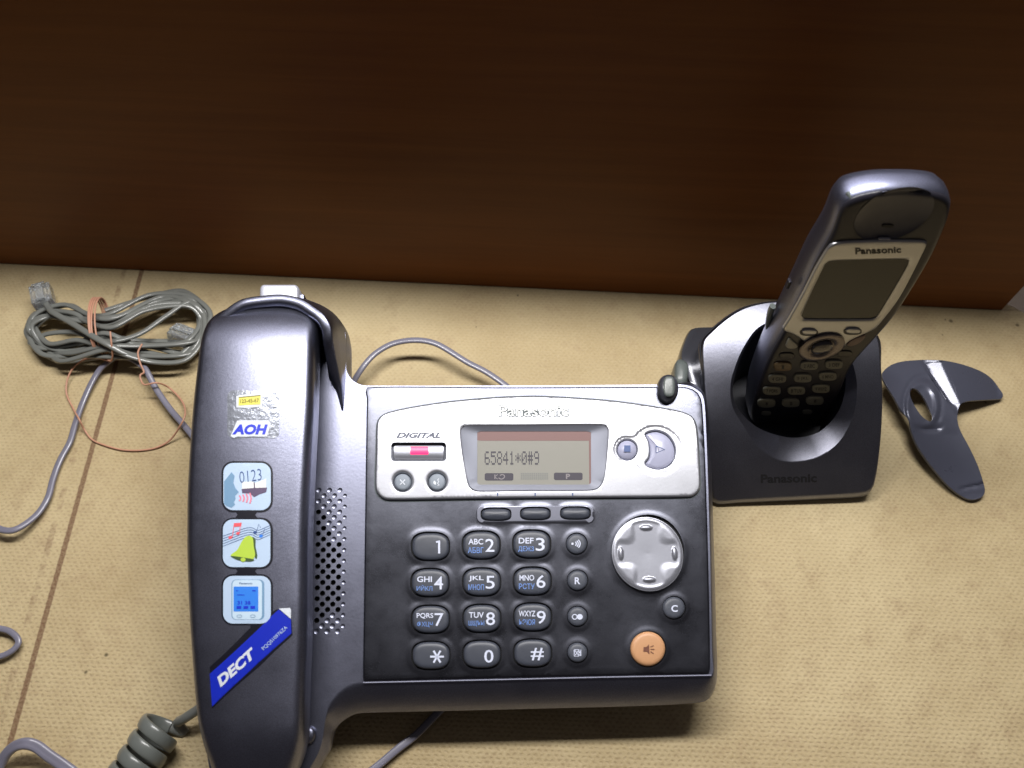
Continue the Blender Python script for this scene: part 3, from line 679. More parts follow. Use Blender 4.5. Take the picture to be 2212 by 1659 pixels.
text(CF, 'Panasonic', 1153, 887.5, 149.5, 22.6, M['page'], face, off=.34, bold=.004, name='logo', thick=.12)
# indicator window
wc = win.mean(0); mb = MB(); wi = inset(win, .35); pad(mb, inset(win, .1), .9, [(0, 0), (.7, .1), (1.0, -.0)], 0, scales=(.5,)); mb.build('indicator_well', M['glass'], phone, smooth=30)
gl = px2(PH, rrect(851, 962, 958, 992, 5), 2.4)
mb = MB(); lo, hi = gl.min(0), gl.max(0)
def bar_z(u, v): q = (v - (lo[1] + hi[1]) / 2) / ((hi[1] - lo[1]) / 2); return 1.75 + .9 * np.sqrt(np.clip(1 - .93 * (q - .12) ** 2, 0.02, 1))
field(mb, gl, bar_z, step=.7, offs=(.15, .4), hoffs=()); bar = mb.build('indicator_light_guide', M['chrome'], phone, smooth=60)
rd = px2(PH, rrect(886, 964.5, 926, 982, 3), 2.6); mb = MB(); field(mb, rd, lambda u, v: bar_z(u, v) + .06, step=.6, offs=(.2,), hoffs=()); mb.build('red_lamp', M['red'], bar, smooth=60)
# small round buttons on face plate
def btn(px, r, m, name, top, dome):
    P = px2(PH, superell(px[0], px[1], r, r, n=40), top); mb = MB(); pad(mb, P, 1.2, [(0, 0), (0, top - 1.9), (.2, top - 1.45), (.5, top - 1.2)], dome); return mb.build(name, m, phone, smooth=55)
M['btn'] = mat('grey_blue_button', (.22, .25, .29), .5, .1, spec=.4)
k = btn((869.5, 1041), 18.4, M['btn'], 'face_button', ZF - .1, .15)
FB = Flat(PH, ZF + .1); x, y = 869.5, 1041.5
strokes(FB, [([(x-5.5,y-5.5),(x+5.5,y+5.5)], 2.2, 3), ([(x+5.5,y-5.5),(x-5.5,y+5.5)], 2.2, 3)], M['swhite'], k, 'symbol', .08)
k = btn((944, 1040.5), 18.4, M['btn'], 'face_button', ZF - .1, .15)
x, y = 944, 1041; decal(FB, [(x-8,y-1),(x-5,y-3),(x-2,y+1),(x-2,y+6),(x-5,y+6),(x-8,y+3)], M['swhite'], k, 'symbol', off=.08)
strokes(FB, [([(x+4,y-7),(x+1,y-4),(x+4,y-1),(x+1,y+3),(x+5,y+7),(x+1,y+8)], 2, 0)], M['swhite'], k, 'symbol', .08)
k = btn((1355, 971.5), 20.8, M['clear'], 'stop_button', ZF - .2, 1.1)
decal(Flat(PH, ZF + .95), rrect(1348, 962, 1362, 976, 1.5), M['navy'], k, 'symbol', off=.12)
P = inset(ply, .3); mb = MB(); pad(mb, P, 1.2, [(0, 0), (0, ZF - 2.6), (.3, ZF - 2.1), (.8, ZF - 1.75), (1.5, ZF - 1.6)], .75); k = mb.build('play_button', M['clear'], phone, smooth=55)
strokes(Flat(PH, ZF + .2), [([(1417,963),(1417,978),(1436,971),(1417,963)], 1.8, 0)], M['navy'], k, 'symbol', .25)
# message lamp stub at the rear right
P = px2(PH, superell(1444.5, 836, 23, 30, 2.2, 44), 5); mb = MB(); pad(mb, P, -4, [(0, 0), (0, 7), (.5, 8.6), (1.5, 9.8), (2.2, 10.)], .3); stub = mb.build('message_lamp', M['stubd'], phone, smooth=60)
P = px2(PH, superell(1446, 834, 12.5, 22, 3., 36), 6.6); mb = MB(); pad(mb, P, 5.4, [(0, 0), (0, .8), (.3, 1.1), (.8, 1.25)], .1); mb.build('lamp_lens', M['stub'], stub, smooth=60)

# ------------------------------------------------------------------ corded handset lying on the rest
Lp = [(425,880),(432.7,811),(440.5,743),(446.4,714),(454,694),(468,677),(487,664.5),(514.8,657)]
Tp = [(573,653),(622,654),(651.5,660),(677,676.5)]
Rp = [(690,694),(694.5,719),(692,760),(689,889),(682.7,1008),(677,1125),(675,1215),(672.3,1375),(665.6,1509),(661,1590),(643,1654),(620,1690),(580,1702),(520,1702),(470,1690)]
L2 = [(443.6,1643),(433,1590),(424.9,1536),(418,1429),(412.8,1322),(410,1215),(410,1164),(412,1067),(418,969)]
pts = [PH.hit(*p, 17)[:2] for p in Lp + Tp] + [PH.hit(*p, 12)[:2] for p in Rp] + [PH.hit(*p, 17)[:2] for p in L2]
HO = ccw(cr(pts, 260))
hv0, hv1 = HO[:, 1].min(), HO[:, 1].max(); hL = hv1 - hv0
hs = np.linspace(hv0 + 6, hv1 - 6, 60)
hc = []
for v in hs:
    A_, B_ = HO, np.roll(HO, -1, 0); m_ = (A_[:, 1] > v) != (B_[:, 1] > v); xs = A_[m_, 0] + (v - A_[m_, 1]) / (B_[m_, 1] - A_[m_, 1]) * (B_[m_, 0] - A_[m_, 0]); hc.append((xs.min(), xs.max()))
hc = np.array(hc)
def hs_z(u, v):
    u = np.atleast_1d(np.asarray(u, float)); v = np.atleast_1d(np.asarray(v, float)); Q = np.column_stack([u, v])
    l = np.interp(v, hs, hc[:, 0]); r = np.interp(v, hs, hc[:, 1]); s = (u - (l + r) / 2) / ((r - l) / 2)
    t = (v - hv0) / hL
    z = 25.5 - 8.0 * (t - .80) ** 2 * 1.0
    z = z - 1.9 * np.abs(s) ** 2.2 - .10 * (s + 1)
    z = z - 7.5 * np.clip((t - .86) / .14, 0, 1) ** 2.2 - 6 * np.clip((.12 - t) / .12, 0, 1) ** 2
    d = sdist(Q, HO) if len(Q) else np.zeros(0)
    d = np.where(inside(Q, HO), d, 0); q = np.clip(1 - d / 3.6, 0, 1)
    return z - 4.2 * (1 - np.sqrt(np.clip(1 - q * q, 0, 1)))
hset = thing('corded_handset', 'long dark grey corded handset with stickers resting on the left of the desk phone', 'handset', PH)
mb = MB(); field(mb, HO, hs_z, step=2.2, offs=(.06, .2, .45, .8, 1.3, 1.9, 2.7, 3.6), hoffs=())
ze = hs_z(HO[:, 0], HO[:, 1])
zl = np.clip(ze - 9, 4, 99)
mb.rings([np.column_stack([HO, ze]), np.column_stack([inset(HO, .1), ze * .6 + zl * .4]), np.column_stack([inset(HO, .3), zl + .5])])
I1 = inset(HO, .9); mb.rings([np.column_stack([inset(HO, .3), zl + .5]), np.column_stack([I1, zl]), np.column_stack([inset(HO, 1.2), zl - 1.5]), np.column_stack([inset(HO, 4), np.clip(zl - 6, 2, 99)])], cap1=True)
mb.build('shell', M['gun2'], hset, smooth=60)
HS = Surf(PH, lambda u, v: hs_z(u, v)[0])
class HSfast:                                  # same surface, quick lookup from a sampled grid
    def __init__(s):
        s.u = np.arange(HO[:, 0].min(), HO[:, 0].max(), .8); s.v = np.arange(hv0, hv1, 1.5)
        U, V = np.meshgrid(s.u, s.v); s.g = hs_z(U.ravel(), V.ravel()).reshape(U.shape)
    def z(s, u, v):
        i = min(max((u - s.u[0]) / .8, 0), len(s.u) - 1.001); j = min(max((v - s.v[0]) / 1.5, 0), len(s.v) - 1.001)
        a, b = int(i), int(j); fu, fv = i - a, j - b; g = s.g
        return (g[b, a]*(1-fu)+g[b, a+1]*fu)*(1-fv)+(g[b+1, a]*(1-fu)+g[b+1, a+1]*fu)*fv
    def hit(s, px, py, off=0):
        z = 24
        for _ in range(6): p = PH.hit(px, py, z); z = s.z(p[0], p[1]) + off
        return PH.hit(px, py, z)
HF = HSfast()
def sticker(P, m, name, off=.12, curve=None, parent=hset, step=.9, label=None):
    o = decal(HF, P, m, parent, name, off=off, curve=curve, step=step)
    if label: o['label'] = label
    return o
# transparent square sticker with blue letters and yellow number sign
s0 = sticker(rrect(491, 843, 603, 947, 13), M['film'], 'sticker', .12, label='clear scuffed sticker with blue letters and a small yellow number sign')
sticker([(498,942),(512,909),(519,908),(580,908),(585,914),(577,943),(512,943),(505,946)], M['swhite'], 'white_backing', .2, parent=s0)
text(HF, 'AOH', 540, 927.5, 77, 22, M['royalp'], s0, off=.32, bold=.05, shear=.25)
sticker([(510.5,855.5),(536,851),(568,851),(566,878),(535,881),(510.5,880)], M['swhite'], 'white_backing', .2, parent=s0)
sticker([(515.6,859),(563,854.5),(562.6,873.5),(515,876)], M['yellow'], 'number_sign', .3, parent=s0)
strokes(HF, [([(515.6,858.6),(563,854)], 2, 5)], M['olive'], s0, 'sign_edge', .36)
text(HF, '123-45-67', 539, 865.5, 41, 8.5, M['olive'], s0, off=.42, bold=.02, rot=3)
# black backing shapes with pale stickers
bk = M['stickb']
for y0 in (996, 1118, 1240):
    sticker(rrect(478.5, y0, 589.5, y0 + 111, 25), bk, 'sticker_edge', .10)
for y0 in (1104, 1226): sticker([(503,y0-6),(561,y0-6),(551,y0+8),(561,y0+21),(503,y0+21),(513,y0+8)], bk, 'sticker_edge', .13)
sticker([(453,1441),(541,1356),(541,1346),(520,1340),(575,1330),(598,1316),(628,1313),(632,1372),(560,1440),(458,1531)], bk, 'sticker_edge', .10)
sa = sticker(rrect(482.5, 1000, 585, 1102, 21), M['stick'], 'sticker', .2, label='pale blue sticker with face profile and open book')
# face profile
sticker([(484,1088),(484,1040),(500,1020),(507,1028),(504,1043),(509,1055),(516,1063),(508,1071),(509,1078),(505,1085),(508,1090),(500,1097),(489,1093)], M['shade'], 'face_profile', .28, parent=sa)
text(HF, '0123', 541, 1028, 48, 25, M['navy'], sa, off=.3, bold=-.012, rot=8, shear=.1)
sticker([(523,1041),(545,1040),(552,1043),(575,1034),(575,1054),(552,1061),(523,1056)], M['page'], 'book_pages', .28, parent=sa)
sticker([(522,1056),(549,1054),(577,1053),(575,1063),(560,1068),(549,1074),(540,1066),(523,1065)], M['plum'], 'book_cover', .30, parent=sa)
strokes(HF, [([(549,1042),(550,1056)], 2.5, 4)], M['plum'], sa, 'book_spine', .34)
strokes(HF, [([(517+i*7.5, 1070-i*1.8), (520+i*7.5, 1076), (517+i*7.5, 1082+i*1.8)], 3.2, 8) for i in range(4)], M['pink'], sa, 'sound_wave', .36)
sb = sticker(rrect(481.5, 1122, 584, 1225, 21), M['stick'], 'sticker', .2, label='pale blue sticker with green bell and music notes')
strokes(HF, [([(482,1158-i*0+i*5.5),(505,1150+i*5.2),(530,1141+i*5.2),(545,1140+i*5),(556,1146+i*5),(570,1141+i*5),(583,1135+i*5)], 1.2, 20) for i in range(5)], M['navy'], sb, 'staff_line', .28)
strokes(HF, [([(506,1130),(502,1160)],1.4,3),([(520,1130),(517,1152)],1.4,3)], M['redp'], sb, 'note_stem', .3)
sticker([(506,1130),(522,1129),(521,1137),(505,1138)], M['redp'], 'note_beam', .32, parent=sb)
for x, y, m_ in ((497.5,1161,'redp'),(514,1152,'redp'),(551,1150,'navy'),(564,1158,'cyanp')): sticker(superell(x, y, 4.2, 3.2, rot=-20, n=14), M[m_], 'note_head', .34, parent=sb)
strokes(HF, [([(554,1149),(559,1132),(563,1140)],1.2,0),([(567,1157),(572,1142)],1.2,3)], M['navy'], sb, 'note_stem', .3)
sticker([(545,1160),(552,1166),(552,1180),(556,1200),(553,1208),(548,1196),(544,1180)], M['dgreen'], 'bell_shade', .34, parent=sb, curve=40)
sticker([(538,1157),(546,1162),(548,1180),(551,1198),(546,1208),(525,1206),(498,1200),(512,1188),(522,1170),(530,1160)], M['lime'], 'bell', .36, parent=sb, curve=60)
sticker([(498,1201),(525,1204),(550,1209),(540,1213),(515,1210)], M['dgreen'], 'bell_mouth', .40, parent=sb, curve=30)
sticker(superell(525, 1209, 5.5, 4.5, n=14), M['lime'], 'bell_clapper', .44, parent=sb)
sc = sticker(rrect(482, 1244, 585, 1347, 21), M['stick'], 'sticker', .2, label='pale blue sticker picturing a small blue screen')
sticker(rrect(500, 1252, 571, 1339, 10), M['shade'], 'device_outline', .25, parent=sc); sticker(rrect(502, 1253, 566, 1338, 9), M['skyp'], 'device_print', .30, parent=sc)
sticker(rrect(504.5, 1267, 558, 1321, 2), M['cyanp'], 'screen_print', .36, parent=sc)
text(HF, 'Panasonic', 531, 1260, 28, 4, M['navy'], sc, off=.40, bold=.01)
text(HF, '31 38', 527, 1302, 28, 8, M['royalp'], sc, off=.44, bold=.03)
strokes(HF, [([(510,1276),(514,1276)],2,3),([(545,1276),(552,1276)],2.5,3),([(512,1285),(528,1285)],1.5,3)] + [([(511+i*15,1312),(521+i*15,1312)],6,3) for i in range(3)], M['royalp'], sc, 'screen_mark', .44)
strokes(HF, [([(x+5.5*math.cos(a), 1331+3.*math.sin(a)) for a in np.linspace(0, 2*math.pi, 13)], 1, 0) for x in (517, 546)], M['shade'], sc, 'button_outline', .40)
sd = sticker([(453,1456),(596,1322),(603,1316),(628.5,1338),(629.5,1368),(458,1526.5)], M['royal'], 'sticker', .22, label='royal blue slanted sticker with white letters')
sticker([(602,1314.5),(626,1313),(628.5,1316),(628.5,1337)], M['swhite'], 'turned_corner', .5, parent=sd)
text(HF, 'DECT', 510, 1441, 108, 22, M['swhite'], sd, off=.32, bold=.045, rot=41.5, shear=.3)
text(HF, 'PQQS10976ZA', 593.5, 1378.5, 71, 9, M['stick'], sd, off=.32, bold=.0, rot=43)

# ------------------------------------------------------------------ charging cradle
def CH(x, y):
    t = np.clip((np.asarray(y, float) + 62) / 80, -.05, 1.2); return 4 + (44 - .0022 * (np.asarray(x, float) - 122) ** 2) * (1 - np.clip(1 - t, 0, 2) ** 1.9)
CS = Surf(T0, CH)
co = thing('charging_cradle', 'grey charging cradle with oval well standing right of the desk phone', 'charger')
c_o = [(1520.5,742),(1538.5,718),(1577.5,685),(1613,665.6),(1659,655),(1720,653),(1790,665),(1850,690),(1882,713),(1896.6,734),(1901.5,789),(1904.7,854.5),(1901.5,936),(1893.3,1011),(1883,1052),(1867,1060),(1821.7,1064),(1691.5,1071),(1600,1076),(1548,1079),(1541,1060),(1535,985),(1528.7,887),(1523.8,822)]
c_in = [(1642,712),(1613,747),(1594,789),(1583,835),(1588,870),(1613,905),(1652,931),(1711,945.5),(1763,936),(1795.6,910),(1818,874),(1826.5,828),(1822,780),(1800,735),(1760,702),(1700,692)]
c_ri = [(1640,706),(1609,745),(1589,789),(1578,835),(1583,880),(1607,922),(1633,960),(1672,989),(1711,998),(1763,989),(1805,962),(1831,926),(1847.6,880),(1851,828),(1840,780),(1813,730),(1765,692),(1700,684)]
cc = np.array([1706., 850.]); NC = 160
pl = [ang_loop(ccw(cr(P, 200) * [1, -1]) , cc * [1, -1], NC) * [1, -1] for P in (c_o, c_ri, c_in)]
cen3 = CS.hit(*cc)
def lay(P, off): return np.array([CS.hit(x, y, off) for x, y in P])
Oo, Ri, In = pl
wdt = np.linalg.norm(Ri - In, axis=1); dz = np.clip(wdt / 50, 0, 1)
rings_ = [lay(Oo, 0)]
for k_ in (.03, .12, .3, .5, .7, .9, .98): rings_.append(lay(Oo * (1 - k_) + Ri * k_, 0))
rings_.append(lay(Ri, 0))
for k_ in (.06, .25, .5, .75, .95, 1.):
    L_1 = Ri * (1 - k_) + In * k_; r_ = []
    for (x, y), d_ in zip(L_1, dz): r_.append(CS.hit(x, y, -(.4 + 9 * d_) * k_))
    rings_.append(np.array(r_))
inn = rings_[-1]

# outer skirt: roll over and down to the table
O3 = rings_[0]; cxy = O3[:, :2].mean(0)
def outset3(P, d): 
    Q = P[:, :2]; n = normals(Q); n = n if ((cxy - Q) * n).sum() > 0 else -n; return np.column_stack([Q - n * d, P[:, 2]])
s1_ = outset3(O3, .5); s1_[:, 2] -= .5; s2_ = outset3(O3, .9); s2_[:, 2] -= 1.6; s3_ = outset3(O3, 1.); s3_[:, 2] = s3_[:, 2] * .3 + .4; s4_ = outset3(O3, .2); s4_[:, 2] = .2
mb = MB(); mb.rings([s4_, s3_, s2_, s1_] + rings_, cap0=False); mb.build('cradle_shell', M['cradle'], co, smooth=45)
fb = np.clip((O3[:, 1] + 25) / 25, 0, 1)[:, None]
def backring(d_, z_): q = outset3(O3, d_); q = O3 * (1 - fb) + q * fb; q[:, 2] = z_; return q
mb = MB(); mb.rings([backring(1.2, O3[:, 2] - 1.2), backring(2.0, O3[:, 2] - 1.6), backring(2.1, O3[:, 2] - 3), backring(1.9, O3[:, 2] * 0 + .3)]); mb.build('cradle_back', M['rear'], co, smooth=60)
w1 = inn.copy(); w1[:, 2] -= 1.; 
cin = inn[:, :2].mean(0)
def shr(k_, z_): q = inn.copy(); q[:, :2] = cin + (inn[:, :2] - cin) * k_; q[:, 2] = z_; return q
w2_ = shr(.97, 0); w2_[:, 2] = np.maximum(inn[:, 2] - 6, 5); mb = MB(); mb.rings([inn, w1, w2_, shr(.93, 5.)], cap1=True); mb.build('cradle_well', M['well'], co, smooth=45)
class OnCradle:
    def hit(s, px, py, off=0): return CS.hit(px, py, off)
text(CS, 'Panasonic', 1704, 1033.5, 121, 19, M['ink'], co, off=.15, bold=.03, rot=1.0)
# rear housing block
rh_ = [(1481,724),(1496,706),(1533,703),(1560,705),(1570,760),(1560,830),(1540,850),(1500,850),(1468,775)]
mb = MB(); P0 = np.array([T0.hit(x, y, 30) for x, y in cr(rh_, 60)]); n2 = len(P0)
P1 = P0.copy(); cxy2 = P0[:, :2].mean(0)
def sc3(P, k_, z_): q = P.copy(); q[:, :2] = cxy2 + (P[:, :2] - cxy2) * k_; q[:, 2] = z_; return q
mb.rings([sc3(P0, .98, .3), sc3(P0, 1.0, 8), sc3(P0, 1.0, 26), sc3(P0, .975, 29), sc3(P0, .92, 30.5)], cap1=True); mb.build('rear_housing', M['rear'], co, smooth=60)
P0 = np.array([T0.hit(x, y, 40) for x, y in cr([(1457,800),(1460,778),(1470,773),(1486,782),(1489,800),(1484,826),(1470,835),(1458,825)], 30)]); cxy2 = P0[:, :2].mean(0)
mb = MB(); mb.rings([sc3(P0, .9, .3), sc3(P0, 1.0, 4), sc3(P0, 1., 37), sc3(P0, .9, 40), sc3(P0, .6, 41)], cap1=True); mb.build('cord_hook', M['stub'], co, smooth=60)
# charging prongs inside the well
# ------------------------------------------------------------------ cordless handset
def eul(a, b, c):
    a, b, c = [math.radians(q) for q in (a, b, c)]
    X = np.array([[1,0,0],[0,math.cos(a),-math.sin(a)],[0,math.sin(a),math.cos(a)]]); Y = np.array([[math.cos(b),0,math.sin(b)],[0,1,0],[-math.sin(b),0,math.cos(b)]]); Z_ = np.array([[math.cos(c),-math.sin(c),0],[math.sin(c),math.cos(c),0],[0,0,1]])
    return Z_ @ X @ Y
HFR = Frame((122.9, -23.7, 25), eul(86.8, .7, 1.3))
chs = thing('cordless_handset', 'dark cordless phone handset standing upright in the charging cradle', 'handset', HFR)
face_px = [(1836,429),(1877.6,416),(1930,410),(1997,411),(2036,418),(2050,433),(2049,455),(2041,482),(2011,549),(1967,624),(1930,680),(1892,725),(1840,785),(1815,840),(1795,880),(1783,905),(1770,918),(1710,925),(1655,925),(1630,915),(1622,890),(1632,848),(1661,773),(1694,710),(1731.6,631),(1761.5,564),(1795,503),(1815,450)]
FO = ccw(cr([HFR.hit(*p, -1.5)[:2] for p in face_px], 220))
fv0, fv1 = FO[:, 1].min(), FO[:, 1].max()
earc = HFR.hit(1593 + 900 * .37447, 324 + 375 * .37447)[:2]
def face_z(u, v):
    Q = np.column_stack([u, v]); d = sdist(Q, FO); q = np.clip(1 - d / 2.2, 0, 1)
    z = -1.5 * (1 - np.sqrt(np.clip(1 - q * q, 0, 1)))
    e = ((u - earc[0]) / 12.0) ** 2 + ((v - earc[1]) / 12.0) ** 2
    return z - 1.6 * np.clip(1 - e, 0, 1) ** .8
mb = MB(); ep = superell(earc[0], earc[1], 12., 12., n=60); field(mb, ep, lambda u, v: face_z(u, v) + .08, step=1., offs=(.2, .5), hoffs=()); mb.build('earpiece', M['ear'], chs, smooth=60)
mb = MB(); field(mb, FO, face_z, step=1.3, offs=(.1, .3, .6, 1., 1.5, 2.2), hoffs=()); front = mb.build('front_face', M['hface'], chs, smooth=60)
tt = (FO[:, 1] - fv0) / (fv1 - fv0); dep = 19 - 5.0 * np.clip((tt - .55) / .45, 0, 1) ** 1.5 - 5 * np.clip((.2 - tt) / .2, 0, 1)
j2 = lambda d_, z_: np.column_stack([inset(FO, d_), z_])
mb = MB(); mb.rings([j2(0, -1.5 + tt * 0), j2(-.5, -2.2 + tt * 0), j2(-.9, -4. - dep * .06), j2(-.9, -dep * .55), j2(.1, -dep * .78), j2(2.2, -dep * .95), j2(4.5, -dep * 1.02), j2(8, -dep * 1.04)], cap1=True)
mb.build('back_shell', M['hbody'], chs, smooth=60)
g2 = lambda X, Y: (1593 + X * .37447, 324 + Y * .37447)
FF = Flat(HFR, 0)
# silver bezel
bz = [g2(*p) for p in [(555,547),(620,533),(760,527),(900,525),(1050,527),(1092,532),(1095,545),(1060,620),(1000,740),(930,865),(860,960),(800,1030),(760,1052),(650,1103),(600,1150),(480,1180),(375,1100),(320,1065),(265,1040),(300,975),(380,830),(450,690),(520,575)]]
BZ = ccw(cr([HFR.hit(*p, .9)[:2] for p in bz], 140)); SCR = np.array([g2(515,640), g2(1005,628), g2(800,975), g2(360,975)])
scr_px = cr([p for i in range(4) for p in (SCR[i-1] * .06 + SCR[i] * .94, SCR[i] * .94 + SCR[(i+1) % 4] * .06)], 60)
SCu = px2(HFR, scr_px, .5); 
mb = MB(); field(mb, BZ, lambda u, v: .9 - .5 * np.clip(1 - sdist(np.column_stack([u, v]), SCu) / 1.1, 0, 1) ** 1.5 - .4 * np.clip(1 - sdist(np.column_stack([u, v]), BZ) / .6, 0, 1) ** 2, step=1.5, holes=[SCu], offs=(.2, .6), hoffs=(.3, .7, 1.1))
mb.rings([ringz(BZ, .5), ringz(BZ, -.3)]); mb.rings([ringz(SCu, .4), ringz(SCu, -.2)])
bez = mb.build('bezel', M['hbezel'], chs, smooth=50)
mb = MB(); field(mb, inset(SCu, -.3), lambda u, v: 0 * u + .15, step=5, offs=(), hoffs=()); mb.build('screen', M['hscreen'], chs, smooth=0)
text(Flat(HFR, .95), 'Panasonic', *g2(812, 580), 99, 14, M['ink'], bez, off=.08, bold=.03, rot=2)
def hbtn(P, m, name, z0, h, dome, n=30, lab=None):
    mb = MB(); pad(mb, P, z0, [(0, 0), (0, h * .6), (.15, h * .9), (.45, h)], dome); o = mb.build(name, m, chs, smooth=55)
    if lab: o['label'] = lab
    return o
for X, Y in ((412, 1052), (664, 1046)):
    P = px2(HFR, superell(*g2(X, Y), 20, 7.5, 2.6, 30), .9); mb = MB(); mb.rings([ringz(P, .86), ringz(P, 1.0)], cap1=True); mb.build('soft_key_edge', M['hface'], chs, smooth=0)
    hbtn(px2(HFR, superell(*g2(X + 4, Y), 16, 5.5, 2.6, 30), 1.6), M['hbezel'], 'soft_key', .9, .8, .2)
nvp = HFR.hit(*g2(485, 1135), 1)[:2]; nr = 8.7
mb = MB(); rr = [(nr, .3), (nr, 1.6), (nr * .93, 2.0), (nr * .62, 1.9), (nr * .55, 1.2), (nr * .5, 1.0), (nr * .3, 1.5), (nr * .1, 1.7)]
mb.rings([ringz(superell(nvp[0], nvp[1], r_, r_ * 1.04, n=48), z_) for r_, z_ in rr], cap1=True); mb.build('navigation_ring', mat('ring_smoked_metal', (.16, .14, .14), .25, .7), chs, smooth=50)
mb = MB(); pad(mb, superell(nvp[0], nvp[1], nr * .5, nr * .52, n=36), 1.0, [(0, 0), (0, .5), (.4, 1.2)], .9); mb.build('navigation_button', mat('dark_glossy_button', (.05, .045, .05), .15, .4, coat=.6), chs, smooth=60)
hbtn(px2(HFR, cr([g2(278, 1130), g2(298, 1088), g2(318, 1100), g2(350, 1130), g2(330, 1145), g2(290, 1143)], 30), .6), mat('talk_key_pale', (.34, .33, .27), .4), 'talk_key', -.2, 1., .1)
hbtn(px2(HFR, cr([g2(630, 1125), g2(660, 1095), g2(735, 1065), g2(735, 1085), g2(700, 1115), g2(655, 1132)], 30), .6), mat('end_key', (.16, .10, .085), .4), 'end_key', -.2, 1., .1)
for X, Y in ((285, 1190), (620, 1178)): hbtn(px2(HFR, superell(*g2(X, Y), 17, 7, 2.6, 24), .4), mat('dim_key', (.035, .032, .03), .4), 'menu_key', -.2, .7, .1)
rowsC = [[(800,612),(975,605),(1140,598)],[(763,692),(932,688),(1098,676)],[(727,772),(890,770),(1053,758)],[(692,855),(853,853),(1013,838)]]
lets = [['1','2 ABC','3 DEF'],['4 GHI','5 JKL','6 MNO'],['7 PQRS','8 TUV','9 WXYZ'],['*','0','#']]
for r_, row in enumerate(rowsC):
    for c_, (X, Y) in enumerate(row):
        x, y = 1431 + X * .3255, 594 + Y * .3255
        k = hbtn(px2(HFR, superell(x, y, 19.5, 9.2, 3., 30), .8), M['hkey2'] if (r_, c_) == (0, 0) else M['hkey'], 'number_key', -.3, 1.1, .15)
        text(Flat(HFR, 1.0), lets[r_][c_], x, y, 24 if len(lets[r_][c_]) > 1 else 5, 7.5, M['ink'], k, off=.08, bold=.01)
for X, Y in ((688, 920), (962, 911)): hbtn(px2(HFR, superell(1431 + X * .3255, 594 + Y * .3255, 11, 4.5, 2.6, 24), .4), M['hkey'], 'bottom_key', -.2, .7, .1)
# earpiece slot, notice lamp, charge lamp, side key
hbtn(px2(HFR, superell(*g2(868, 440), 13, 4, 2.5, 24, ), -.9), M['black'], 'earpiece_slot', -1.3, .45, 0)
hbtn(px2(HFR, superell(*g2(848, 513), 14, 2.6, 3, 20), .2), M['chrome'], 'face_lamp', -.2, .7, .1)
q0, q1 = HFR.hit(*g2(632, 232), -4), HFR.hit(*g2(665, 305), -.6)
mb = MB(); tube(mb, [q0 * .85 + q1 * .15 + [0, -.3, -.2], (q0 + q1) / 2 + [0, 0, -.2], q1 + [0, 0, -.5]], .75, n=8, step=.6); mb.build('ring_lamp', M['stub'], chs, smooth=60)
q = HFR.hit(*g2(298, 770), -6); mb = MB(); mb.box(q + [-.3, 0, 0], (1.2, 4, 2.2)); mb.build('side_key', M['hface'], chs, smooth=0, bevel=.3)
# belt clip / side lug seen left of the handset above the cradle
q = [HFR.hit(*g2(*p), -12) for p in ((186, 1060), (178, 1010), (186, 950), (204, 900))]
mb = MB(); tube(mb, q, 1.5, flat=.8, n=12, step=1.); mb.build('side_grip', M['stub'], chs, smooth=60)

# ------------------------------------------------------------------ loose plastic clip
g3 = lambda X, Y: (1836 + X * .24406, 729 + Y * .24406)
co_ = [(285,320),(350,252),(450,215),(600,200),(720,198),(840,205),(1000,240),(1150,295),(1250,360),(1320,450),(1355,505),(1340,542),(1200,552),(1060,562),(985,585),(957,650),(952,740),(980,830),(1060,980),(1130,1130),(1180,1280),(1195,1360),(1170,1410),(1100,1435),(1030,1425),(940,1370),(850,1290),(700,1110),(600,960),(545,830),(520,740),(440,620),(385,520),(310,400)]
ho_ = [(537,450),(590,460),(650,520),(700,620),(728,715),(712,745),(640,700),(570,600),(532,510)]
Pc = ccw(cr(co_, 150) * [1, -1]); Hc = ccw(cr(ho_, 60) * [1, -1])
tm = MB(); field(tm, Pc, lambda u, v: 0 * u, step=16, holes=[Hc], offs=(6, 14, 26), hoffs=(8, 18, 30), extra=[np.array([(662,-232),(905,-590),(978,-582),(838,-210)]), np.array([(652,-236),(640,-241),(884,-603),(897,-594)])])
def clip_z(X, Y):
    # ridge line runs from (655,230) down to (905,600); tongue runs to (1100,1430)
    rx_, ry_ = 905 - 660, 590 - 225; t_ = ((X - 660) * ry_ - (Y - 225) * rx_) / math.hypot(rx_, ry_)      # + right of ridge
    up = 9.5 - .002 * (Y - 250); wdf = 128 - .17 * (Y - 220)
    if t_ > 0: z = up + .0163 * min(t_, wdf) - .013 * max(0, t_ - wdf) - .00004 * max(0, t_ - wdf) ** 2
    else: z = up + .9 * min(-t_ / 22, 1) + .0045 * max(0, -t_ - 30)
    dh = math.hypot((X - 640) / 1.0, (Y - 600) / 1.5)
    z += .9 * math.exp(-((dh - 128) / 26) ** 2) - .5 * math.exp(-((dh - 165) / 18) ** 2)
    tong = 8.5 - (Y - 800) * .0100
    zt = tong + .00002 * (X - (780 + (Y - 800) * .55)) ** 2
    b = min(max((Y - 640) / 230, 0), 1); b = b * b * (3 - 2 * b)
    z = z * (1 - b) + zt * b
    z -= .9 * math.exp(-((Y - 815 + .0016 * (X - 700) ** 2) / 24) ** 2) * math.exp(-((X - 705) / 105) ** 4)
    z -= .8 * math.exp(-(((Y - 1320) + (X - 1070) * .22) / 13) ** 2) * min(max((X - 950) / 60, 0), 1)
    return max(z, 2.6)
mb = MB(); V = [T0.hit(*g3(x, -y), clip_z(x, -y)) for x, y, _ in tm.v]; mb.add(V, tm.f)
o = mb.build('plastic_clip', M['clip'], smooth=60, solid=1.2)
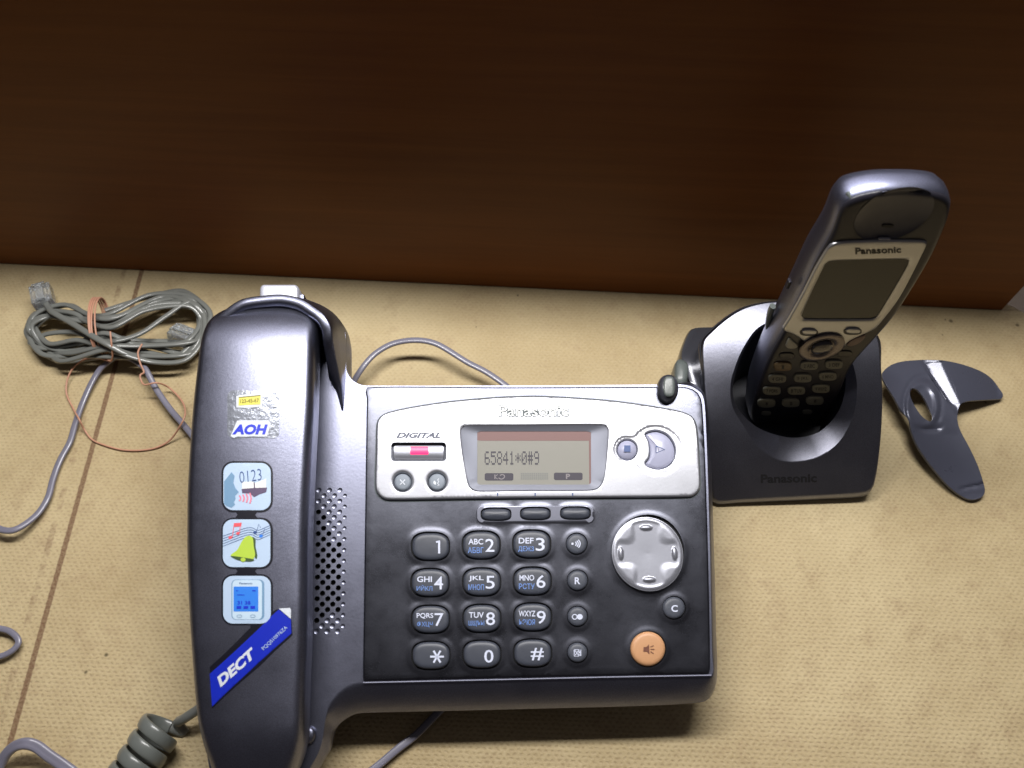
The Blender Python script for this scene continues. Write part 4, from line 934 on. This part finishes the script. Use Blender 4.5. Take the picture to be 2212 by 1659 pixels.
md_ = o.modifiers.new('bevel', 'BEVEL'); md_.width = .35 * S; md_.segments = 2; md_.limit_method = 'ANGLE'
tag(o, 'loose dark blue-grey plastic clip with oval hole lying right of the cradle', 'plastic clip')

# ------------------------------------------------------------------ cords
def wpath(P, zs):
    n = len(P); zs = np.interp(np.linspace(0, 1, n), np.linspace(0, 1, len(zs)), zs) if len(zs) != n else zs
    return [T0.hit(x, y, z) for (x, y), z in zip(P, zs)]
bundle = thing('cord_bundle', 'hank of grey telephone cord with clear plugs, tied in the middle, at the left', 'cord')
rnd = random.Random(3)
path = []
NT = 9
for k_ in range(NT):
    f = [0, .55, .2, .85, .38, 1., .7, .12, .5][k_]; j = lambda a: rnd.uniform(-a, a) * 1.7
    seq = [((232 + j(6), 670 + f * 46 + j(5)), 9 + k_ % 3 * 3), ((335 + j(14), 637 + f * 30 + j(7)), 6 + j(2) + k_ % 2 * 4), ((415 + j(10), 640 + f * 22 + j(6)), 6 + k_ % 3 * 2.5),
           ((448 - f * 16 + j(6), 700 + j(12)), 5 + k_ % 2 * 3), ((405 + j(14), 762 - f * 18 + j(8)), 4 + k_ % 3 * 2.5), ((300 + j(10), 766 - f * 24 + j(6)), 5 + k_ % 3 * 3),
           ((230 + j(6), 768 - f * 46 + j(5)), 8 + k_ % 3 * 3), ((150 + j(12), 778 - f * 26 + j(6)), 5 + k_ % 3 * 2), ((82 + j(8) + f * 12, 760 - f * 20 + j(6)), 4 + k_ % 2 * 3),
           ((56 + f * 14 + j(3), 712 + j(8)), 4 + k_ % 3 * 3), ((85 + f * 14 + j(6), 676 + f * 12 + j(5)), 5 + k_ % 2 * 3), ((150 + j(10), 664 + f * 26 + j(6)), 6 + k_ % 3 * 2.5)]
    path += seq
path = path[:-2]
mb = MB(); tube(mb, [T0.hit(x, y, z) for (x, y), z in path], 1.0, flat=1.25, groove=.28, n=12, step=1.3); mb.build('cord_loops', M['cord'], bundle, smooth=60)
mb = MB(); tube(mb, wpath([(94,648),(102,660),(113,674),(150,695),(207,730),(240,748),(268,762),(310,772),(360,776),(400,770)], [9,10,13,15,18,17,14,9,6,5]), 1.08, flat=1.35, groove=.28, n=12); mb.build('plug_cord', M['cord'], bundle, smooth=60)
mb = MB(); tube(mb, wpath([(62,742),(100,722),(160,718),(232,738),(300,722),(360,682),(410,652),(440,680),(436,735),(400,778),(330,782),(250,760),(170,735),(105,742),(70,700)], [6,8,10,15,13,12,11,9,9,9,10,14,12,9,7]), 1.0, flat=1.25, groove=.28, n=12); mb.build('cord_loops', M['cord'], bundle, smooth=60)
mb = MB(); tube(mb, wpath([(250,770),(234,782),(215,799),(195,833),(176,877),(162,918),(151,955),(130,994),(114.6,1035),(104,1074),(83,1108),(52,1134),(26,1146),(0,1143),(-30,1125)], [8,6,4,3,2.2,2,2,2,2,2.4,3,5,6,6,5]), 1.12, flat=1.3, groove=.32, n=12); mb.build('cord_tail', M['cordv'], bundle, smooth=60)
mb = MB(); tube(mb, wpath([(232,772),(258,770),(281,774),(300,785),(315,799),(337,840),(366,882),(390.6,911),(417,943),(460,1000),(560,1100)], [8,8,8,8,8,6,5,5,5,4,4]), 1.12, flat=1.3, groove=.32, n=12); mb.build('cord_tail', M['cordv'], bundle, smooth=60)
def plug(base, direc, up, parent):
    t = np.array(direc, float); t /= np.linalg.norm(t); s = np.cross(t, up); s /= np.linalg.norm(s); u = np.cross(s, t)
    fr = Frame(base, np.column_stack([s, t, u])); mb = MB()
    def bx(c, d, mi=0):
        m2 = MB(); m2.box(c, d); mb.add([fr.o + fr.R @ np.array(v) for v in m2.v], m2.f, mi)
    bx((0, 6, 0), (9.6, 12, 6.2)); bx((0, 1.2, 0), (7, 3, 5)); bx((0, 5.5, 4.2), (3.6, 11, .9)); bx((0, 11.3, 3.5), (6, 1.2, 1.8))
    for i in range(4): bx((-2.4 + i * 1.6, 10.2, -2.9), (.5, 3.4, 1.), 1)
    bx((-3.9, 9, 3.3), (.8, 5, .8)); bx((3.9, 9, 3.3), (.8, 5, .8))
    return mb.build('plug', [M['plug'], M['pins']], parent, smooth=0, bevel=.25, merge=False)
a_, b_ = T0.hit(97, 655, 9), T0.hit(86, 602, 8); plug(a_ - [0, 1, 0], b_ - a_, (.1, 0, 1), bundle)
a_, b_ = T0.hit(420, 735, 4.5), T0.hit(340, 706, 5); plug(a_, b_ - a_, (0, .5, 1), bundle)
# rubber bands
bd = MB()
for x0, dx in ((236, -8), (231, -6), (226, -2), (240, -3)):
    A_ = T0.hit(x0, 668, 3); B_ = T0.hit(x0 + dx, 778, 3); m_ = (A_ + B_) / 2; ax = (B_ - A_) / 2
    P = [m_ + ax * math.cos(t_) + np.array([0, 0, 8.]) + np.array([0, 0, 9.]) * math.sin(t_) for t_ in np.linspace(0, 2 * math.pi, 14, endpoint=False)]
    tube(bd, P, .42, n=8, step=1., closed=True, up=(1, 0, 0.01))
tube(bd, wpath([(238,716),(241,745),(243,768),(239,780),(225,777)], [21,18,13,9,8]), .42, n=8, step=.8)
bd.build('rubber_band', M['band'], None); o = bpy.data.objects['rubber_band']
tag(o, 'copper coloured rubber band wound round the waist of the cord hank', 'rubber band')
mb = MB(); tube(mb, wpath([(239,779),(210,774),(183,776),(158,795),(145,822),(144,852),(160,886),(171,906),(182,928),(198,949),(221,960),(260,971),(300,973),(338,967),(368,950),(392,915),(400,895),(394,868),(366,838),(339,827),(312,831),(304,820),(303,810),(311,804),(303,785),(298,762),(307,743)], [10,9,8,5,3,1.5,1.2,6.5,2,.8,.8,.8,.8,.8,2,8,8,3,3,10,10,10,11,10,12,14,15]), .42, n=8, step=.8)
o = mb.build('rubber_band', M['band']); tag(o, 'thin open copper rubber band trailing below the cord hank in a wide loop', 'rubber band')
mb = MB(); tube(mb, wpath([(755,850),(765,823),(788,788),(812,763),(850,742),(900,735),(945,744),(1010,783),(1049,803),(1090,831),(1150,880)], [6,8,10,11,12,13,12,10,9,8,6]), 1.15, flat=1.3, groove=.3, n=12)
tag(mb.build('line_cord', M['cordv'], smooth=60), 'lilac grey cord arching out behind the desk phone', 'cord')
mb = MB(); tube(mb, wpath([(1000,1480),(960,1525),(938.5,1547),(899,1587),(859,1618),(820,1651),(770,1690)], [3,3,3,3,3,3,3]), 1.1, flat=1.35, groove=.34, n=12)
tag(mb.build('line_cord', M['cordv'], smooth=60), 'lilac grey cord emerging from under the front edge of the desk phone', 'cord')
mb = MB(); tube(mb, wpath([(-40,1352),(0,1358),(19.5,1363),(36,1376),(40,1389),(30,1403),(14,1413),(0,1418),(-40,1425)], [3,3,3,3,3,3,3,3,3]), 1.05, flat=1.2, groove=.3, n=12)
tag(mb.build('line_cord', M['cordv'], smooth=60), 'short bend of lilac grey cord at the left edge beside the brown line', 'cord')
mb = MB(); tube(mb, wpath([(-20,1690),(0,1652),(14,1628),(34,1611),(58,1606),(80,1613),(105,1632),(140,1656),(200,1700)], [3,5,7,9,10,9,8,6,4]), 1.4, flat=1.5, groove=.42, n=14)
tag(mb.build('line_cord', M['cordv'], smooth=60), 'twin lilac grey cord looping up over the bottom left corner of the table', 'cord')
# coiled handset cord
A_ = T0.hit(352, 1566, 9.5); B_ = T0.hit(262, 1705, 9); ax = B_ - A_; Lc = np.linalg.norm(ax); ax /= Lc; sd_ = np.cross(ax, [0, 0, 1]); sd_ /= np.linalg.norm(sd_); upv = np.array([0, 0, 1.])
coil = []; turns = 4.1
for i in range(int(turns * 16) + 1):
    t_ = i / 16; a2 = 2 * math.pi * t_ - math.pi * .5; coil.append(A_ + ax * (t_ / turns * Lc) + (sd_ * math.cos(a2) + upv * math.sin(a2)) * 7.4)
tail = [T0.hit(470, 1500, 14), T0.hit(425, 1534, 10), T0.hit(398, 1552, 8), T0.hit(378, 1572, 5)]
class _: pass
def ribbon(mb, P, wd_, th):
    P = cr(P, int(len(P) * 3), False); T = np.gradient(P, axis=0); T /= np.linalg.norm(T, axis=1)[:, None]; R = []
    a = np.linspace(0, 2*math.pi, 16, endpoint=False)
    for p, t in zip(P, T):
        rel = p - A_; rad = rel - ax * (rel @ ax); rad /= np.linalg.norm(rad) + 1e-9; s = np.cross(t, rad); s /= np.linalg.norm(s) + 1e-9; rad = np.cross(s, t)
        prof = th * (1 - .18 * np.abs(np.cos(a * 3)) ** 4)
        R.append(p + np.outer(np.sign(np.cos(a)) * np.abs(np.cos(a)) ** .7 * wd_, s) + np.outer(np.sin(a) * prof, rad))
    mb.rings(R, cap0=True, cap1=True)
mb = MB(); ribbon(mb, coil, 2.35, 1.0)
cc_ = thing('coiled_cord', 'grey green coiled handset cord at the bottom left running under the corded handset', 'cord')
mb.build('coils', mat('coil_grey', (.125, .135, .125), .3, coat=.3), cc_, smooth=60)
mb = MB(); tube(mb, tail[:3] + [T0.hit(384, 1562, 4), coil[0] + (coil[0] - coil[2]) * 1.0, coil[0]], 1.7, flat=1.1, n=12, step=1.); mb.build('straight_end', M['cord'], cc_, smooth=60)
